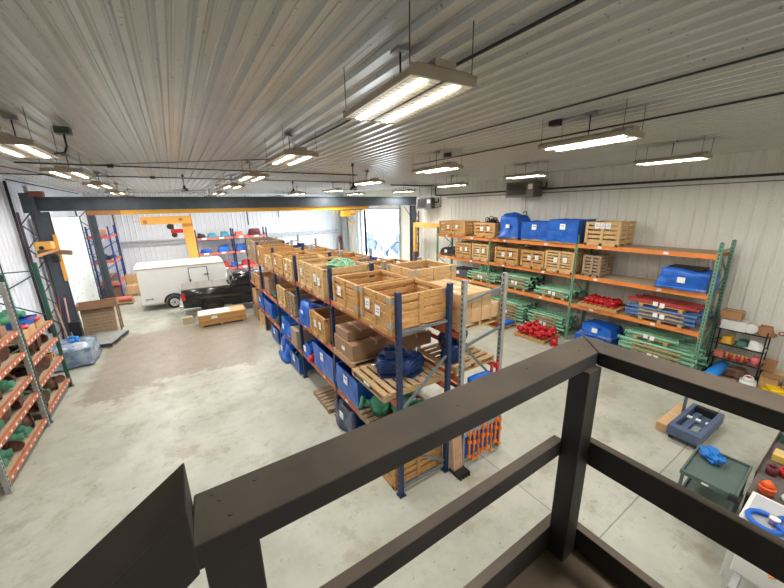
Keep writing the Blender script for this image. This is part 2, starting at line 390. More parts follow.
for i, (x, y, lb) in enumerate(fx):
    rz = -.07 if i == 0 else 0
    if i == 0:
        t = proto; t.location = (x, y, ZL); t.rotation_euler = (0, 0, rz); t['label'] = lb; t['group'] = 'fluorescent lights hung from the ceiling'
    else:
        t = dup(proto, (x, y, ZL), rz, lb, scale=(1.15, 1.15, 1) if y > 9 else None)
    ld = bpy.data.lights.new('fluorescent_lamp', 'AREA'); ld.shape = 'RECTANGLE'; ld.size = .5; ld.size_y = 1.1
    ld.energy = 62 if y < 9 else 82 if y < 17 else 130; ld.color = (1.0, .965, .90); ld.spread = PI*.98
    lo = bpy.data.objects.new('fluorescent_lamp', ld); C.objects.link(lo); lo.location = (x, y, ZL-.04); lo.rotation_euler = (0, 0, rz)

# ------------------------------------------------------------------ ceiling conduits, boxes, fans
def conduit(name, pts, r, label, boxes=()):
    b = MB(); b.path([Vector(p) for p in pts], r, CONDUIT, 6)
    if not boxes: return tag(b.obj(name), label, 'conduit')
    t = thing(name, label, 'conduit', pts[0])
    inv = Matrix.Translation(-Vector(pts[0]))
    o = b.obj('pipe', t); o.matrix_parent_inverse = inv
    for p in boxes:
        q = MB(); q.box(p[0]-.07, p[0]+.07, p[1]-.07, p[1]+.07, p[2]-.05, p[2]+.04, CONDUIT); o = q.obj('junction_box', t); o.matrix_parent_inverse = inv
    return t
zc = 6.235
conduit('ceiling_conduit', [(2.36, -3.1, zc), (2.36, 8.9, zc), (2.5, 8.9, zc)], .016, 'dark conduit along the ceiling beside the nearest light')
conduit('ceiling_conduit', [(4.62, -3.1, zc), (4.55, 5.6, zc)], .013, 'thin conduit on the ceiling just left of the bright upper right light', [(5.25, 3.35, zc)] )
conduit('ceiling_conduit', [(6.38, -3.1, zc), (6.38, 8.6, zc)], .015, 'dark conduit on the ceiling between the two right rows of lights', [(5.95, 6.6, zc)])
conduit('ceiling_conduit', [(-3.0, 12.0, zc), (6.2, 12.0, zc)], .020, 'first conduit crossing the ceiling from side to side at left', [(-1.2, 12.0, zc)])
conduit('ceiling_conduit', [(-4.3, 15.3, zc), (9.5, 15.3, zc)], .018, 'second conduit crossing the ceiling just before the dark beam', [(-.4, 15.3, zc)])
conduit('ceiling_conduit', [(2.5, 8.9, zc), (-1.7, 8.9+3.1, zc)], .010, 'thin slanting conduit from the middle light row to the left')
conduit('ceiling_cable', [(-4.4, 8.5, 5.9), (-3.6, 10.2, 6.15), (-2.75, 12.6, 6.05), (-2.7, 16.3, 6.1)], .016, 'black cable sagging along the ceiling at the upper left')
t = thing('ceiling_outlet_box', 'small dark ceiling box with dangling cord left of the top, beside the cut-off light', 'outlet box', (-1.19, 7.22, ZC))
b = MB(); b.box(-.09, .09, -.09, .09, -.13, -.035, mat('box_green_grey', (.05, .09, .07), .6)); b.obj('box', t)
b = MB(); b.path([Vector(p) for p in ((0, 0, -.13), (0, 0, -.30), (-.03, -.05, -.40), (-.18, -.15, -.44))], .014, CONDUIT); b.obj('cord', t)
def fan(x, y, zb, label):
    t = thing('ceiling_fan', label, 'ceiling fan', (x, y, ZC))
    h = zb - ZC
    b = MB(); b.cyl((0, 0, -.03), (0, 0, h+.1), .014, CONDUIT, 8); b.cyl((0, 0, -.12), (0, 0, -.03), .05, CONDUIT, 10, .03); b.obj('down_rod', t)
    b = MB(); b.cyl((0, 0, h-.04), (0, 0, h+.06), .12, BLACK, 14, .09); b.cyl((0, 0, h+.06), (0, 0, h+.16), .05, BLACK, 10, .03); b.obj('motor', t)
    for k in range(3):
        a = 2*PI*k/3+.25; M = Matrix.Translation((0, 0, h-.01)) @ Matrix.Rotation(a, 4, 'Z') @ Matrix.Rotation(.18, 4, 'X')
        q = MB(); q.box(.1, .68, -.06, .06, -.005, .005, mat('fan_blade', (.30, .30, .27), .5), M); q.obj('blade', t)
fan(4.62, 9.2, 5.56, 'ceiling fan on a long rod above the near crates')
fan(.5, 14.2, 5.75, 'ceiling fan just in front of the dark beam, left of centre')
fan(4.9, 16.0, 5.8, 'ceiling fan close to the dark beam behind the centre lights')
t = conduit('wall_pipe', [(13.12, -3, 5.62), (13.12, 14.9, 5.62), (12.6, 14.9, 5.62), (12.6, 14.9, 6.13), (12.2, 15.3, 6.15), (9.9, 15.35, 6.15)], .035, 'thick dark pipe running along the top of the right wall')
conduit('wall_pipe', [(13.16, -3, 5.47), (13.16, 14.6, 5.47)], .012, 'thin conduit under the thick pipe on the right wall')
conduit('wall_pipe', [(13.0, 14.9, 5.6), (13.0, 14.9, 5.0), (13.0, 16.4, 4.85)], .018, 'short drop pipe beside the doorway heater')
conduit('wall_pipe', [(-4.44, 16.35, 6.1), (-4.44, 16.35, .8)], .04, 'dark vertical pipe on the left wall before the steel column')
conduit('wall_pipe', [(-4.45, 14.2, 5.95), (-4.45, 14.2, 1.2)], .018, 'thin vertical conduit on the left wall above the shelves')
conduit('wall_pipe', [(-4.3, 16.0, 6.12), (-4.3, 26, 6.12)], .02, 'thin pipe high along the left wall into the back bay')
conduit('wall_pipe', [(-3.3, 28.45, 6.1), (-3.3, 28.45, 1.0)], .035, 'dark vertical pipe at the left end of the far wall')
conduit('wall_pipe', [(4.9, 28.45, 6.1), (4.9, 28.45, 3.9)], .035, 'dark vertical pipe on the far wall above the shelving')
conduit('wall_pipe', [(7.3, 28.45, 6.1), (7.3, 28.45, 4.4)], .03, 'short dark pipe on the far wall right of the shelving')
t = thing('wall_girt', 'blue-grey double rail running across the far wall behind the trailer', 'wall rail', (0, 28.4, 3.0))
b = MB()
for z in (-.12, .12): b.box(-3.2, 12.5, -.04, .06, z-.035, z+.035, STEELL)
for k in range(40): b.bar((-3.2+k*.39, 0, -.1 if k % 2 else .1), (-3.2+(k+1)*.39, 0, .1 if k % 2 else -.1), .03, .03, STEELL)
b.obj('rail', t)
t = thing('wall_hook', 'small black hook and cord hanging on the right wall below the brown heater', 'hook', (13.27, 9.5, 4.6))
b = MB(); b.cyl((-.03, 0, .7), (-.03, 0, .1), .008, CONDUIT, 6); b.tor((-.03, 0, .02), .09, .018, BLACK, 'X', 14, 6, 4.4); b.obj('hook', t)

# unit heaters
def heater(x, y, z, rz, w, label, grey=False):
    M_ = HEAT if not grey else mat('heater_grey', (.13, .12, .13), .5, .2)
    t = thing('unit_heater', label, 'heater', (x, y, z), rz)
    b = MB(); b.box(-.30, .30, -w/2, w/2, 0, .62, M_); b.obj('casing', t, bevel=.01)
    b = MB(); b.box(-.315, -.30, -w/2+.35, w/2-.1, .08, .54, DARKIN)
    for k in range(9): b.box(-.34, -.31, -w/2+.36, w/2-.11, .10+k*.05, .115+k*.05, M_)
    b.obj('louvre', t)
    b = MB(); b.box(-.31, -.30, -w/2+.05, -w/2+.25, .3, .5, PAPER); b.obj('rating_plate', t)
    b = MB()
    for y_ in (-w/2+.1, w/2-.1): b.cyl((0, y_, .62), (0, y_, ZC-z-.03), .012, CONDUIT, 6)
    b.obj('hanger_rod', t)
    b = MB(); b.cyl((.1, -w/2, .35), (.1, -w/2-.3, .35), .03, CONDUIT); b.cyl((.1, -w/2-.3, .35), (.1, -w/2-.3, .6), .03, CONDUIT); b.obj('gas_pipe', t)
heater(12.75, 9.3, 5.32, 0, 1.35, 'brown unit heater with louvres hanging high before the right wall')
heater(12.72, 15.95, 4.9, .5, .95, 'dark grey unit heater hanging at the top right corner of the doorway bay', True)

# ------------------------------------------------------------------ crane steelwork
BY = 17.0
t = thing('steel_beam', 'long dark blue-grey steel beam spanning the hall below the ceiling', 'beam', (4.3, BY, 5.12))
b = MB(); b.box(-8.45, 8.5, -.15, .15, .47, .5, STEEL); b.box(-8.45, 8.5, -.15, .15, 0, .03, STEEL); b.box(-8.45, 8.5, -.05, .05, .03, .47, STEEL); b.obj('girder', t)
b = MB(); b.box(-8.6, -8.25, -.3, .0, -.05, .62, STEEL); b.obj('end_plate', t)
b = MB(); b.box(-8.35, -8.0, -.32, -.06, .5, .68, mat('rust_red_gearbox', (.30, .10, .06), .5)); b.cyl((-8.42, -.2, .6), (-8.42, -.2, .86), .05, STEELL); b.obj('drive_motor', t)
t = thing('crane_runway', 'amber yellow crane rail slung under the dark steel beam', 'crane rail', (3.3, BY+.02, 4.95))
b = MB(); b.box(-6.0, 6.1, -.12, .12, 0, .03, YEL); b.box(-6.0, 6.1, -.12, .12, .14, .165, YEL); b.box(-6.0, 6.1, -.09, -.06, .03, .14, YEL); b.obj('rail', t)
b = MB(); b.box(-6.0, -5.0, -.125, .125, -.003, .17, ORGD); b.obj('end_stop', t)
t = thing('hoist', 'yellow chain hoist with looped cable on the crane rail by the doorway', 'hoist', (8.0, BY-.15, 4.95))
b = MB(); b.box(-.35, .1, -.15, .15, -.38, -.08, YEL); b.cyl((.1, 0, -.22), (.45, 0, -.22), .12, YEL); b.obj('hoist_body', t, bevel=.02)
b = MB()
for k, x in enumerate((-.7, -.45, .55, .75, .95)): b.tor((x, 0, -.12), .12, .03, YEL, 'Y', 14, 6, PI*1.2)
b.box(-.8, 1.0, -.03, .03, -.03, 0, CONDUIT); b.obj('looped_cable', t)
b = MB(); b.cyl((-.1, 0, -.38), (.25, 0, -.7), .012, CONDUIT); b.box(.2, .32, -.05, .05, -.85, -.66, YEL); b.obj('pendant', t)

def lattice(name, x, y, z0, z1, w, mt, label, along='Y'):
    t = thing(name, label, 'column', (x, y, z0)); h = z1-z0
    b = MB()
    for s_ in (-w/2, w/2):
        if along == 'Y': b.box(-.04, .04, s_-.03, s_+.03, 0, h, mt)
        else: b.box(s_-.03, s_+.03, -.04, .04, 0, h, mt)
    b.obj('chord', t)
    b = MB(); n = int(h/.42)
    for k in range(n):
        a, c = k*h/n, (k+1)*h/n; s0 = -w/2 if k % 2 else w/2
        if along == 'Y': b.bar((0, s0, a), (0, -s0, c), .035, .035, mt)
        else: b.bar((s0, 0, a), (-s0, 0, c), .035, .035, mt)
    b.obj('lacing', t)
    return t
def hcol(x, y, z1, w, mt, label, d=.3):
    t = thing('steel_column', label, 'column', (x, y, 0))
    b = MB(); b.box(-w/2, w/2, -d/2, -d/2+.02, 0, z1, mt); b.box(-w/2, w/2, d/2-.02, d/2, 0, z1, mt); b.box(-.012, .012, -d/2+.02, d/2-.02, 0, z1, mt); b.obj('web_and_flanges', t)
    b = MB(); b.box(-w/2-.06, w/2+.06, -d/2-.06, d/2+.06, 0, .025, mt); b.obj('base_plate', t)
    return t
hcol(-3.93, BY, 5.1, .36, STEEL, 'dark blue-grey steel column under the left end of the long beam')
lattice('lattice_column', -4.33, BY-.1, 0, 5.1, .34, mat('lattice_brown', (.12, .10, .11), .5, .2), 'laced steel column standing left of the left main column', 'X')
hcol(-3.74, 24.5, 5.6, .28, STEEL, 'dark steel column in the far left of the back bay', .3)
lattice('lattice_column', -4.06, 24.1, 0, 5.6, .42, STEEL, 'laced steel column beside the white wall panel', 'X')
hcol(12.55, BY, 5.1, .26, STEEL, 'dark steel column right of the open doorway')
lattice('lattice_column', 12.85, BY-.05, 0, 4.75, .22, mat('lattice_rust', (.16, .08, .07), .5, .2), 'reddish laced column beside the doorway jib', 'X')
lattice('lattice_column', 13.0, 25.5, 0, 4.9, .55, mat('lattice_white', (.55, .66, .76), .5, .1), 'pale blue laced column at the far edge of the doorway', 'Y')
hcol(12.9, 28.0, 5.6, .5, STEELL, 'pale steel column in the far right corner of the hall')
b = MB(); b.box(12.35, 12.5, 27.75, 28.2, 0, 2.6, MAROON); tag(b.obj('corner_guard', bevel=.01), 'purple red guard at the foot of the far right corner column', 'guard')
t = thing('wall_panel', 'tall white screwed liner panel on the left wall beyond the column', 'wall panel', (-4.3, 20.8, 0))
b = MB(); b.box(-.2, .2, -2.9, 2.75, 0, 4.88, PANELW); b.obj('sheet', t)
b = MB(); b.box(-.2, .24, 2.75, 2.85, 0, 4.9, GREEND); b.box(.2, .22, -2.95, -2.85, 2.6, 4.9, mat('panel_edge_red', (.35, .05, .06), .5)); b.obj('edge_trim', t)
b = MB()
for i in range(6):
    for j in range(9): b.cyl((.2, -2.4+i*.98, .35+j*.53), (.212, -2.4+i*.98, .35+j*.53), .024, INK, 6)
b.obj('screw_heads', t)

# jib cranes
t = thing('jib_crane', 'orange jib crane with thick box arm standing behind the white trailer', 'jib crane', (.68, 23.2, 0))
b = MB(); b.prism([(-.12, 0), (.30, 0), (.22, 4.62), (-.32, 4.62)], -.16, .16, ORG); b.obj('mast', t)
b = MB(); b.box(.16, .20, -.18, .18, 4.2, 4.9, ORGD); b.obj('gusset', t)
b = MB(); b.box(-2.2, .15, -.60, -.18, 4.36, 4.78, ORG); b.obj('arm', t, bevel=.01)
b = MB(); b.cyl((-2.0, -.66, 4.5), (-2.0, -.55, 4.5), .10, ORGD); b.cyl((-2.5, -.4, 4.54), (-2.1, -.4, 4.54), .02, ORG); b.cyl((-.35, -.66, 4.6), (-.35, -.55, 4.6), .09, ORGD); b.obj('trolley_wheel', t)
t2 = thing('hoist', 'red and black chain hoist hanging from the orange jib arm', 'hoist', (.12, 22.8, 4.36))
b = MB(); b.box(-.35, .25, -.14, .14, -.52, -.3, RED); b.obj('hoist_body', t2, bevel=.03)
b = MB(); b.sph((-.35, 0, -.15), .16, BLACK); b.sph((-.2, 0, -.62), .15, BLACK); b.cyl((-.2, 0, -.02), (-.25, 0, -.6), .04, BLACK); b.obj('chain_bag', t2)
t = thing('jib_crane', 'orange wall jib mounted on the left steel column', 'jib crane', (-3.7, 16.8, 2.6))
b = MB(); b.box(-.05, .05, -.08, .02, 0, 1.7, ORG); b.obj('mast', t)
b = MB(); b.bar((0, 0, 1.17), (-.02, -2.4, 1.17), .05, .08, ORGD); b.bar((-.5, -.05, 1.15), (.35, -.05, 1.02), .14, .16, mat('jib_brown', (.25, .16, .09), .5)); b.obj('arm', t)
b = MB(); b.box(-.42, .02, -.75, -.35, 1.22, 1.50, ORG); b.cyl((-.25, -.78, 1.3), (-.25, -.7, 1.3), .07, BLACK); b.obj('trolley', t, bevel=.03)
b = MB(); b.box(-.15, .05, -.5, -.3, .75, .98, BLACK); b.obj('chain_bag', t, bevel=.03)
t = thing('jib_crane', 'orange jib crane on the column right of the doorway, arm reaching over the crates', 'jib crane', (12.46, 16.62, 2.3))
b = MB(); b.box(-.09, .09, -.09, .09, 0, 1.76, ORG); b.obj('mast', t)
b = MB(); b.box(-.07, .07, -3.3, .1, 1.52, 1.78, ORG); b.obj('arm', t)
b = MB(); b.cyl((0, 0, 1.74), (-.9, -.1, 2.75), .02, CONDUIT); b.obj('tie_rod', t)
b = MB(); b.bar((-.13, 0, 0), (.0, 0, 0), .1, .1, ORGD); b.box(-.12, .12, -.12, .12, -.9, 0, mat('mast_base_maroon', (.13, .05, .07), .5)); b.obj('lower_bracket', t)

# ------------------------------------------------------------------ pallet racks
def rack(label, x0, x1, ys, zh, levels, mpost, mbeam, name='pallet_rack', tagface=-1, braces=None, deck=None, bh=.11, tags=True):
    """uprights at each y (frames span x0..x1), beams along y; levels = per bay list of beam top heights"""
    t = thing(name, label, 'rack', (x0, ys[0], 0)); D = x1-x0; sg = 1 if D > 0 else -1
    for k, y in enumerate(ys):
        f = MB()
        yy = y-ys[0]
        n = 0 if braces else 5
        for (u0, z0_, u1, z1_) in (braces or ())[:1]: f.bar((.05+(D-.1)*u0, yy, z0_), (.05+(D-.1)*u1, yy, z1_), .04, .04, mat('brace_grey', (.16, .20, .22), .5, .3))
        for i in range(n):
            za, zb_ = .25+i*(zh-.5)/n, .25+(i+1)*(zh-.5)/n
            f.bar((.05, yy, za if i % 2 else zb_), (D-.05, yy, zb_ if i % 2 else za), .03, .03, mpost)
        if n: f.bar((.05, yy, .18), (D-.05, yy, .18), .03, .03, mpost); f.bar((.05, yy, zh-.22), (D-.05, yy, zh-.22), .03, .03, mpost)
        fr = f.obj('upright_frame', t)
        for (u0, z0_, u1, z1_) in (braces or ())[1:]: MB().bar((.05+(D-.1)*u0, yy, z0_), (.05+(D-.1)*u1, yy, z1_), .04, .04, mat('brace_grey', (.16, .20, .22), .5, .3)).obj('brace', fr)
        for xx in (.0, D):
            p = MB(); s1 = 1 if xx == 0 else -1
            p.box(xx-.04, xx+.04, yy-.04, yy+.04, 0, zh, mpost)
            # punched slots down the face
            for q in range(int(zh/.1)):
                for face in (-1, 1): p.box(xx+face*.041-.001, xx+face*.041+.001, yy-.012, yy+.012, .1+q*.1, .145+q*.1, DARKIN)
            po = p.obj('post', fr)
            q = MB(); q.box(xx-.07, xx+.07, yy-.07, yy+.07, 0, .012, mpost); q.obj('foot_plate', fr)
    for k in range(len(ys)-1):
        a, c = ys[k]-ys[0]+.042, ys[k+1]-ys[0]-.042
        for z in levels[k]:
            for xx in (0, D):
                q = MB(); q.box(xx-.028, xx+.028, a, c, z-bh, z, mbeam)
                sd = -sg if xx == 0 else sg
                q.box(xx+sd*.028, xx+sd*.032, a-.03, a+.02, z-bh-.06, z+.04, mbeam); q.box(xx+sd*.028, xx+sd*.032, c-.02, c+.03, z-bh-.06, z+.04, mbeam)
                if tags and xx == 0:
                    nt_ = tags if isinstance(tags, int) and tags > 1 else 2
                    for j in range(nt_):
                        yy = a+(j+.6)*(c-a)/nt_; q.box(min(xx+sd*.031, xx+sd*.028), max(xx+sd*.031, xx+sd*.028), yy-.06 if nt_ < 5 else yy-.035, yy+.06 if nt_ < 5 else yy+.035, z-bh+.03, z-.03, PAPER)
                q.obj('beam', t)
            if deck:
                q = MB()
                if deck == 'wire':
                    for j in range(int((c-a)/.12)): q.box(.03, D-.03, a+.03+j*.12, a+.04+j*.12, z-.012, z-.004, TIN)
                    for j in range(5): q.box(.08+j*(D-.16)/4, .09+j*(D-.16)/4, a, c, z-.018, z-.01, TIN)
                else: q.box(.03, D-.03, a, c, z-.03, z-.004, deck)
                q.obj('deck', t)
    return t
YA = [4.0, 6.67, 9.2, 11.7, 14.15, 16.7]
rack('navy pallet rack with red-orange beams in the middle of the floor, holding crates', 2.67, 3.72, YA, 3.76,
     [[3.04, 1.87, .86], [3.02, 1.87, .86], [2.98, 1.85, .84], [2.95, 1.83, .82], [2.92, 1.8, .82]], NAVY, BEAMR, braces=((0, .15, 1, .15), (0, 3.1, 1, 3.1), (0, 1.72, 1, 2.45), (0, .9, 1, .25)))
rack('grey pallet rack standing back to back behind the navy one', 4.06, 5.12, YA, 3.76,
     [[2.75, 1.87, .86], [2.97, 1.87, .86], [2.95, 1.85, .84], [2.93, 1.83, .82], [2.9, 1.8, .82]], GREYP, BEAMR, tags=False, braces=((0, .15, 1, .15), (0, 3.36, 1, 3.5), (0, 2.5, 1, 2.68), (0, 2.5, 1, 1.5), (0, .9, 1, .25)))
YR = [2.57, 6.3, 10.22, 13.85]
RX = 11.9
rack('long green pallet rack with orange beams along the right wall', RX, 12.97, YR, 3.93,
     [[3.62, 2.52, 1.43], [3.58, 2.50, 1.45], [3.57, 2.47, 1.46]], GREENP, BEAMO, deck=PLY, bh=.13, tags=2)
rack('green upright shelving rack with orange beams full of fittings along the left wall, far bay', -3.36, -4.34, [10.62, 12.75], 3.75,
     [[2.12, 1.60, 1.02, .30]], GREEND, BEAMR, deck=PLY, tags=9)
rack('near rack of the left wall shelving, its beams cut by the left picture edge', -3.36, -4.34, [8.15, 10.5], 3.6,
     [[2.5, 1.98, 1.40, .94, .24]], GREYP, BEAMR, deck=PLY, tags=9)
rack('blue and orange rack against the far wall behind the trailer and pickup', 1.1, 5.75, [26.4, 27.4], .01, [[]], NAVY, BEAMR) if False else None

# far wall rack: beams along x
t = thing('pallet_rack', 'navy rack with red-orange shelves against the far wall beyond the pickup', 'rack', (1.1, 26.9, 0))
for xx in (0, 2.4, 4.75):
    q = MB(); q.box(xx-.05, xx+.05, 0, .08, 0, 3.75, NAVY); q.box(xx-.05, xx+.05, 1.0, 1.08, 0, 3.75, NAVY)
    for i in range(5): q.bar((xx, .04, .3+i*.65), (xx, 1.04, .9+i*.65), .03, .03, NAVY)
    q.obj('upright_frame', t)
for z in (3.18, 2.1, .95):
    for a, c in ((.05, 2.35), (2.45, 4.7)):
        for yy in (-.03, 1.05):
            q = MB(); q.box(a, c, yy, yy+.05, z-.13, z, mat('beam_coral', (.72, .14, .08), .5)); 
            if yy < 0:
                for j in range(2): q.box(a+.3+j*1.1, a+.6+j*1.1, -.035, -.03, z-.1, z+.02, PAPER)
            q.obj('beam', t)
        q = MB(); q.box(a, c, .02, 1.05, z-.03, z-.005, PLY); q.obj('deck', t)
# far left rack by the left wall
t = thing('pallet_rack', 'navy rack with coral beams in the far left corner', 'rack', (-4.2, 25.0, 0))
for yy in (0, 2.4):
    for xx in (0, .95):
        q = MB(); q.box(xx-.04, xx+.04, yy-.04, yy+.04, 0, 4.3, mat('cobalt_enamel', (.02, .05, .28), .45)); q.obj('post', t)
    q = MB()
    for i in range(6): q.bar((0, yy, .3+i*.6), (.95, yy, .9+i*.6), .03, .03, mat('cobalt_enamel', (.02, .05, .28), .45))
    q.obj('brace', t)
for z in (3.75, 2.35, 1.0):
    for xx in (0, .95):
        q = MB(); q.box(xx-.03, xx+.03, .04, 2.36, z-.13, z, mat('beam_coral', (.72, .14, .08), .5)); q.obj('beam', t)
    q = MB(); q.box(.03, .92, .04, 2.36, z-.03, z-.005, PLY); q.box(.0, .95, -.05, -.03, z-.14, z, mat('beam_coral', (.72, .14, .08), .5)); q.obj('deck', t)

# ------------------------------------------------------------------ generic goods
def pallet_mb(w, d, h=.13, m=WOODP, nb=8):
    b = MB(); nb = max(6, int(d/.145))
    for k in range(nb): y = -d/2+.05+k*(d-.1)/(nb-1); b.box(-w/2, w/2, y-.054, y+.054, h-.02, h, m)
    for x in (-w/2+.03, 0, w/2-.03): b.box(x-.03, x+.03, -d/2, d/2, .02, h-.02, m)
    for k in (0, 1, 2): y = -d/2+.05+k*(d-.1)/2; b.box(-w/2, w/2, y-.05, y+.05, 0, .02, m)
    return b
def pallet(loc, w, d, label, rz=0, m=WOODP, h=.13):
    return tag(pallet_mb(w, d, h, m).obj('wooden_pallet', loc=loc, rz=rz), label, 'pallet')

def crate(loc, w, d, h, label, n=5, gap=.035, m=WOOD, rz=0, lab=None, group=None, paper='-X', lid=False, tin=False, mid=1, batt_out=True):
    """open wooden crate, w along x, d along y, h high above its pallet feet"""
    t = thing('wooden_crate', label, 'crate', loc, rz, group)
    f = .10
    b = MB()
    for x in (-w/2+.04, 0, w/2-.04): b.box(x-.04, x+.04, -d/2+.02, d/2-.02, 0, f-.02, m)
    for k in range(8): y = -d/2+.06+k*(d-.12)/7; b.box(-w/2+.02, w/2-.02, y-.06, y+.06, f-.02, f, m)
    b.obj('pallet_base', t)
    H = h-f; bw = (H-gap*(n-1))/n; th = .022
    def side(ax, s):
        q = MB(); hw = (d if ax == 'X' else w)/2; off = (w if ax == 'X' else d)/2
        def bx(u0, u1, t0, t1, z0, z1):
            lo, hi = sorted((s*(off-t0), s*(off-t1)))
            if ax == 'X': q.box(lo, hi, u0, u1, z0, z1, m)
            else: q.box(u0, u1, lo, hi, z0, z1, m)
        ins = 0 if ax == 'X' else .045
        for k in range(n): bx(-hw+ins, hw-ins, .022, .022+th, f+k*(bw+gap), f+k*(bw+gap)+bw)
        us = [-hw+.045+ins, hw-.045-ins] + ([(-hw+hw*2*(j+1)/(mid+1)) for j in range(mid)])
        for u in us: bx(u-.045, u+.045, 0, .022, 0.0, h)
        # top rail
        bx(-hw+ins, hw-ins, .022+th, .022+th+.03, h-.06, h)
        if tin:
            for u in (-hw+.05+ins, hw-.05-ins):
                for z in (f+.02, h-.10):
                    lo, hi = sorted((s*(off+.003), s*(off-.004)))
                    if ax == 'X': q.box(lo, hi, u-.055, u+.055, z, z+.09, TIN)
                    else: q.box(u-.055, u+.055, lo, hi, z, z+.09, TIN)
        return q.obj('slatted_side', t)
    for ax in 'XY':
        for s in (-1, 1): side(ax, s)
    if lid:
        q = MB()
        for k in range(6): y = -d/2+.08+k*(d-.16)/5; q.box(-w/2, w/2, y-.075, y+.075, h, h+.02, m)
        q.obj('lid', t)
    if paper:
        for (u, z) in (lab or ((-.2*d, h*.62), (.12*d, h*.58))):
            q = MB()
            if paper == '-X': q.box(-w/2-.006, -w/2-.002, u-.075, u+.075, z-.09, z+.09, PAPER); q.box(-w/2-.0075, -w/2-.006, u-.05, u+.05, z-.03, z-.02, INK); q.box(-w/2-.0075, -w/2-.006, u-.05, u+.03, z+.02, z+.03, INK)
            else: q.box(u-.075, u+.075, -d/2-.006, -d/2-.002, z-.09, z+.09, PAPER); q.box(u-.05, u+.05, -d/2-.0075, -d/2-.006, z-.02, z-.01, INK)
            q.obj('paper_label', t)
    return t

def bin_(loc, w, d, h, label, m=BLUED, paper=True, contents=None, rz=0, name='plastic_wrapped_bin', board=None):
    t = thing(name, label, 'bin', loc, rz)
    b = pallet_mb(w-.04, d-.04, .11); b.obj('pallet_base', t)
    q = MB(); th = .03; z0 = .06
    nx = 8
    for (x0, x1, y0, y1) in ((-w/2, -w/2+th, -d/2, d/2), (w/2-th, w/2, -d/2, d/2), (-w/2+th, w/2-th, -d/2, -d/2+th), (-w/2+th, w/2-th, d/2-th, d/2)):
        q.box(x0, x1, y0, y1, z0, h, m)
    q.box(-w/2+th, w/2-th, -d/2+th, d/2-th, .12, .15, DARKIN)
    bmesh.ops.subdivide_edges(q.bm, edges=[e for e in q.bm.edges if e.calc_length() > .3], cuts=5, use_grid_fill=True)
    sd = Vector((loc[0]*1.7, loc[1]*1.3, 0))
    for v in q.bm.verts:
        nz = noise.noise(v.co*3.2+sd)*.035
        c2 = Vector((v.co.x, v.co.y, 0)); c2.normalize() if c2.length else None
        v.co += c2*nz; 
        if v.co.z > h-.01: v.co.z += noise.noise(v.co*5+sd)*.03
        if v.co.z < z0+.01: v.co.z += abs(noise.noise(v.co*7+sd))*.07
    q.obj('bin_wall', t)
    if paper:
        p = MB(); p.box(-w/2-.02, -w/2-.014, -.1, .1, h*.6, h*.6+.2, PAPER); p.box(-w/2-.022, -w/2-.02, -.07, .05, h*.6+.12, h*.6+.14, INK); p.obj('paper_label', t)
    if contents: contents(t, w, d, h)
    return t

def cover(loc, w, d, h, label, m=BLUE, seed=0, taper=.12, lump=.09, rz=0, paper='-X', name='tarp_covered_load', base=True, cat='covered load', flat=False):
    t = thing(name, label, cat, loc, rz)
    if base: pallet_mb(w*.92, d*.92, .11).obj('pallet_base', t)
    b = MB(); r = bmesh.ops.create_cube(b.bm, size=1)
    bmesh.ops.subdivide_edges(b.bm, edges=b.bm.edges[:], cuts=11, use_grid_fill=True)
    sd = Vector((seed*3.1, seed*1.7, seed*.9))
    z0 = .05 if base else 0
    for v in b.bm.verts:
        z = v.co.z+.5; k = 1 - taper*z**1.2
        x, y = v.co.x, v.co.y
        # soften the corners
        e = max(abs(x), abs(y))*2; 
        rr = 1-.06*(abs(x)*abs(y)*4)
        p = Vector((x*w*k*rr, y*d*k*rr, z0+z*(h-z0)))
        nz = noise.noise(p*2.3+sd)*lump + noise.noise(p*6.5+sd)*lump*.35
        dirv = Vector((x, y, .6 if z > .98 else 0)); 
        if dirv.length: dirv.normalize()
        p += dirv*nz
        if z > .98: p.z -= .08*h*(max(abs(x), abs(y))*2)**4 if not flat else 0; 
        if z > .98: p.z += noise.noise(p*1.6+sd)*lump*(.0 if flat else 1.2)
        if z < .02: p.z = z0 + abs(noise.noise(p*5+sd))*.06; p += Vector((x, y, 0))*.08
        if z < .1 and base is False: p.z = max(p.z, z0)
        v.co = p
    b._fin(b.bm.verts[:], m, True); b.obj('tarp', t)
    if paper:
        q = MB()
        q.box(-w/2*(1-taper*.5)-.045, -w/2*(1-taper*.5)-.03, -.09, .09, h*.45, h*.45+.16, PAPER); q.obj('paper_label', t)
    return t

def cbox(loc, w, d, h, label, m=CARD, rz=0, open_=False, group=None, name='cardboard_box', paper=False):
    t = thing(name, label, 'box', loc, rz, group)
    b = MB()
    if open_:
        th = .012
        for a in ((-w/2, -w/2+th, -d/2, d/2), (w/2-th, w/2, -d/2, d/2), (-w/2, w/2, -d/2, -d/2+th), (-w/2, w/2, d/2-th, d/2)): b.box(*a, 0, h, m)
        b.box(-w/2, w/2, -d/2, d/2, 0, .01, m); b.obj('box_body', t)
        for s_ in (-1, 1):
            q = MB(); q.bar((s_*w/2, 0, h), (s_*(w/2+.12), 0, h+.06), d*.95, .008, m, up=(0, 0, 1)); q.obj('flap', t)
    else:
        b.box(-w/2, w/2, -d/2, d/2, 0, h, m); b.obj('box_body', t, bevel=.006)
        q = MB(); q.box(-.03, .03, -d/2-.001, d/2+.001, h*.75, h+.0015, mat('packing_tape', (.55, .42, .28), .3)); q.obj('tape', t)
    if paper:
        q = MB(); q.box(-w/2-.004, -w/2-.001, -.08, .06, h*.35, h*.6, PAPER); q.obj('paper_label', t)
    return t

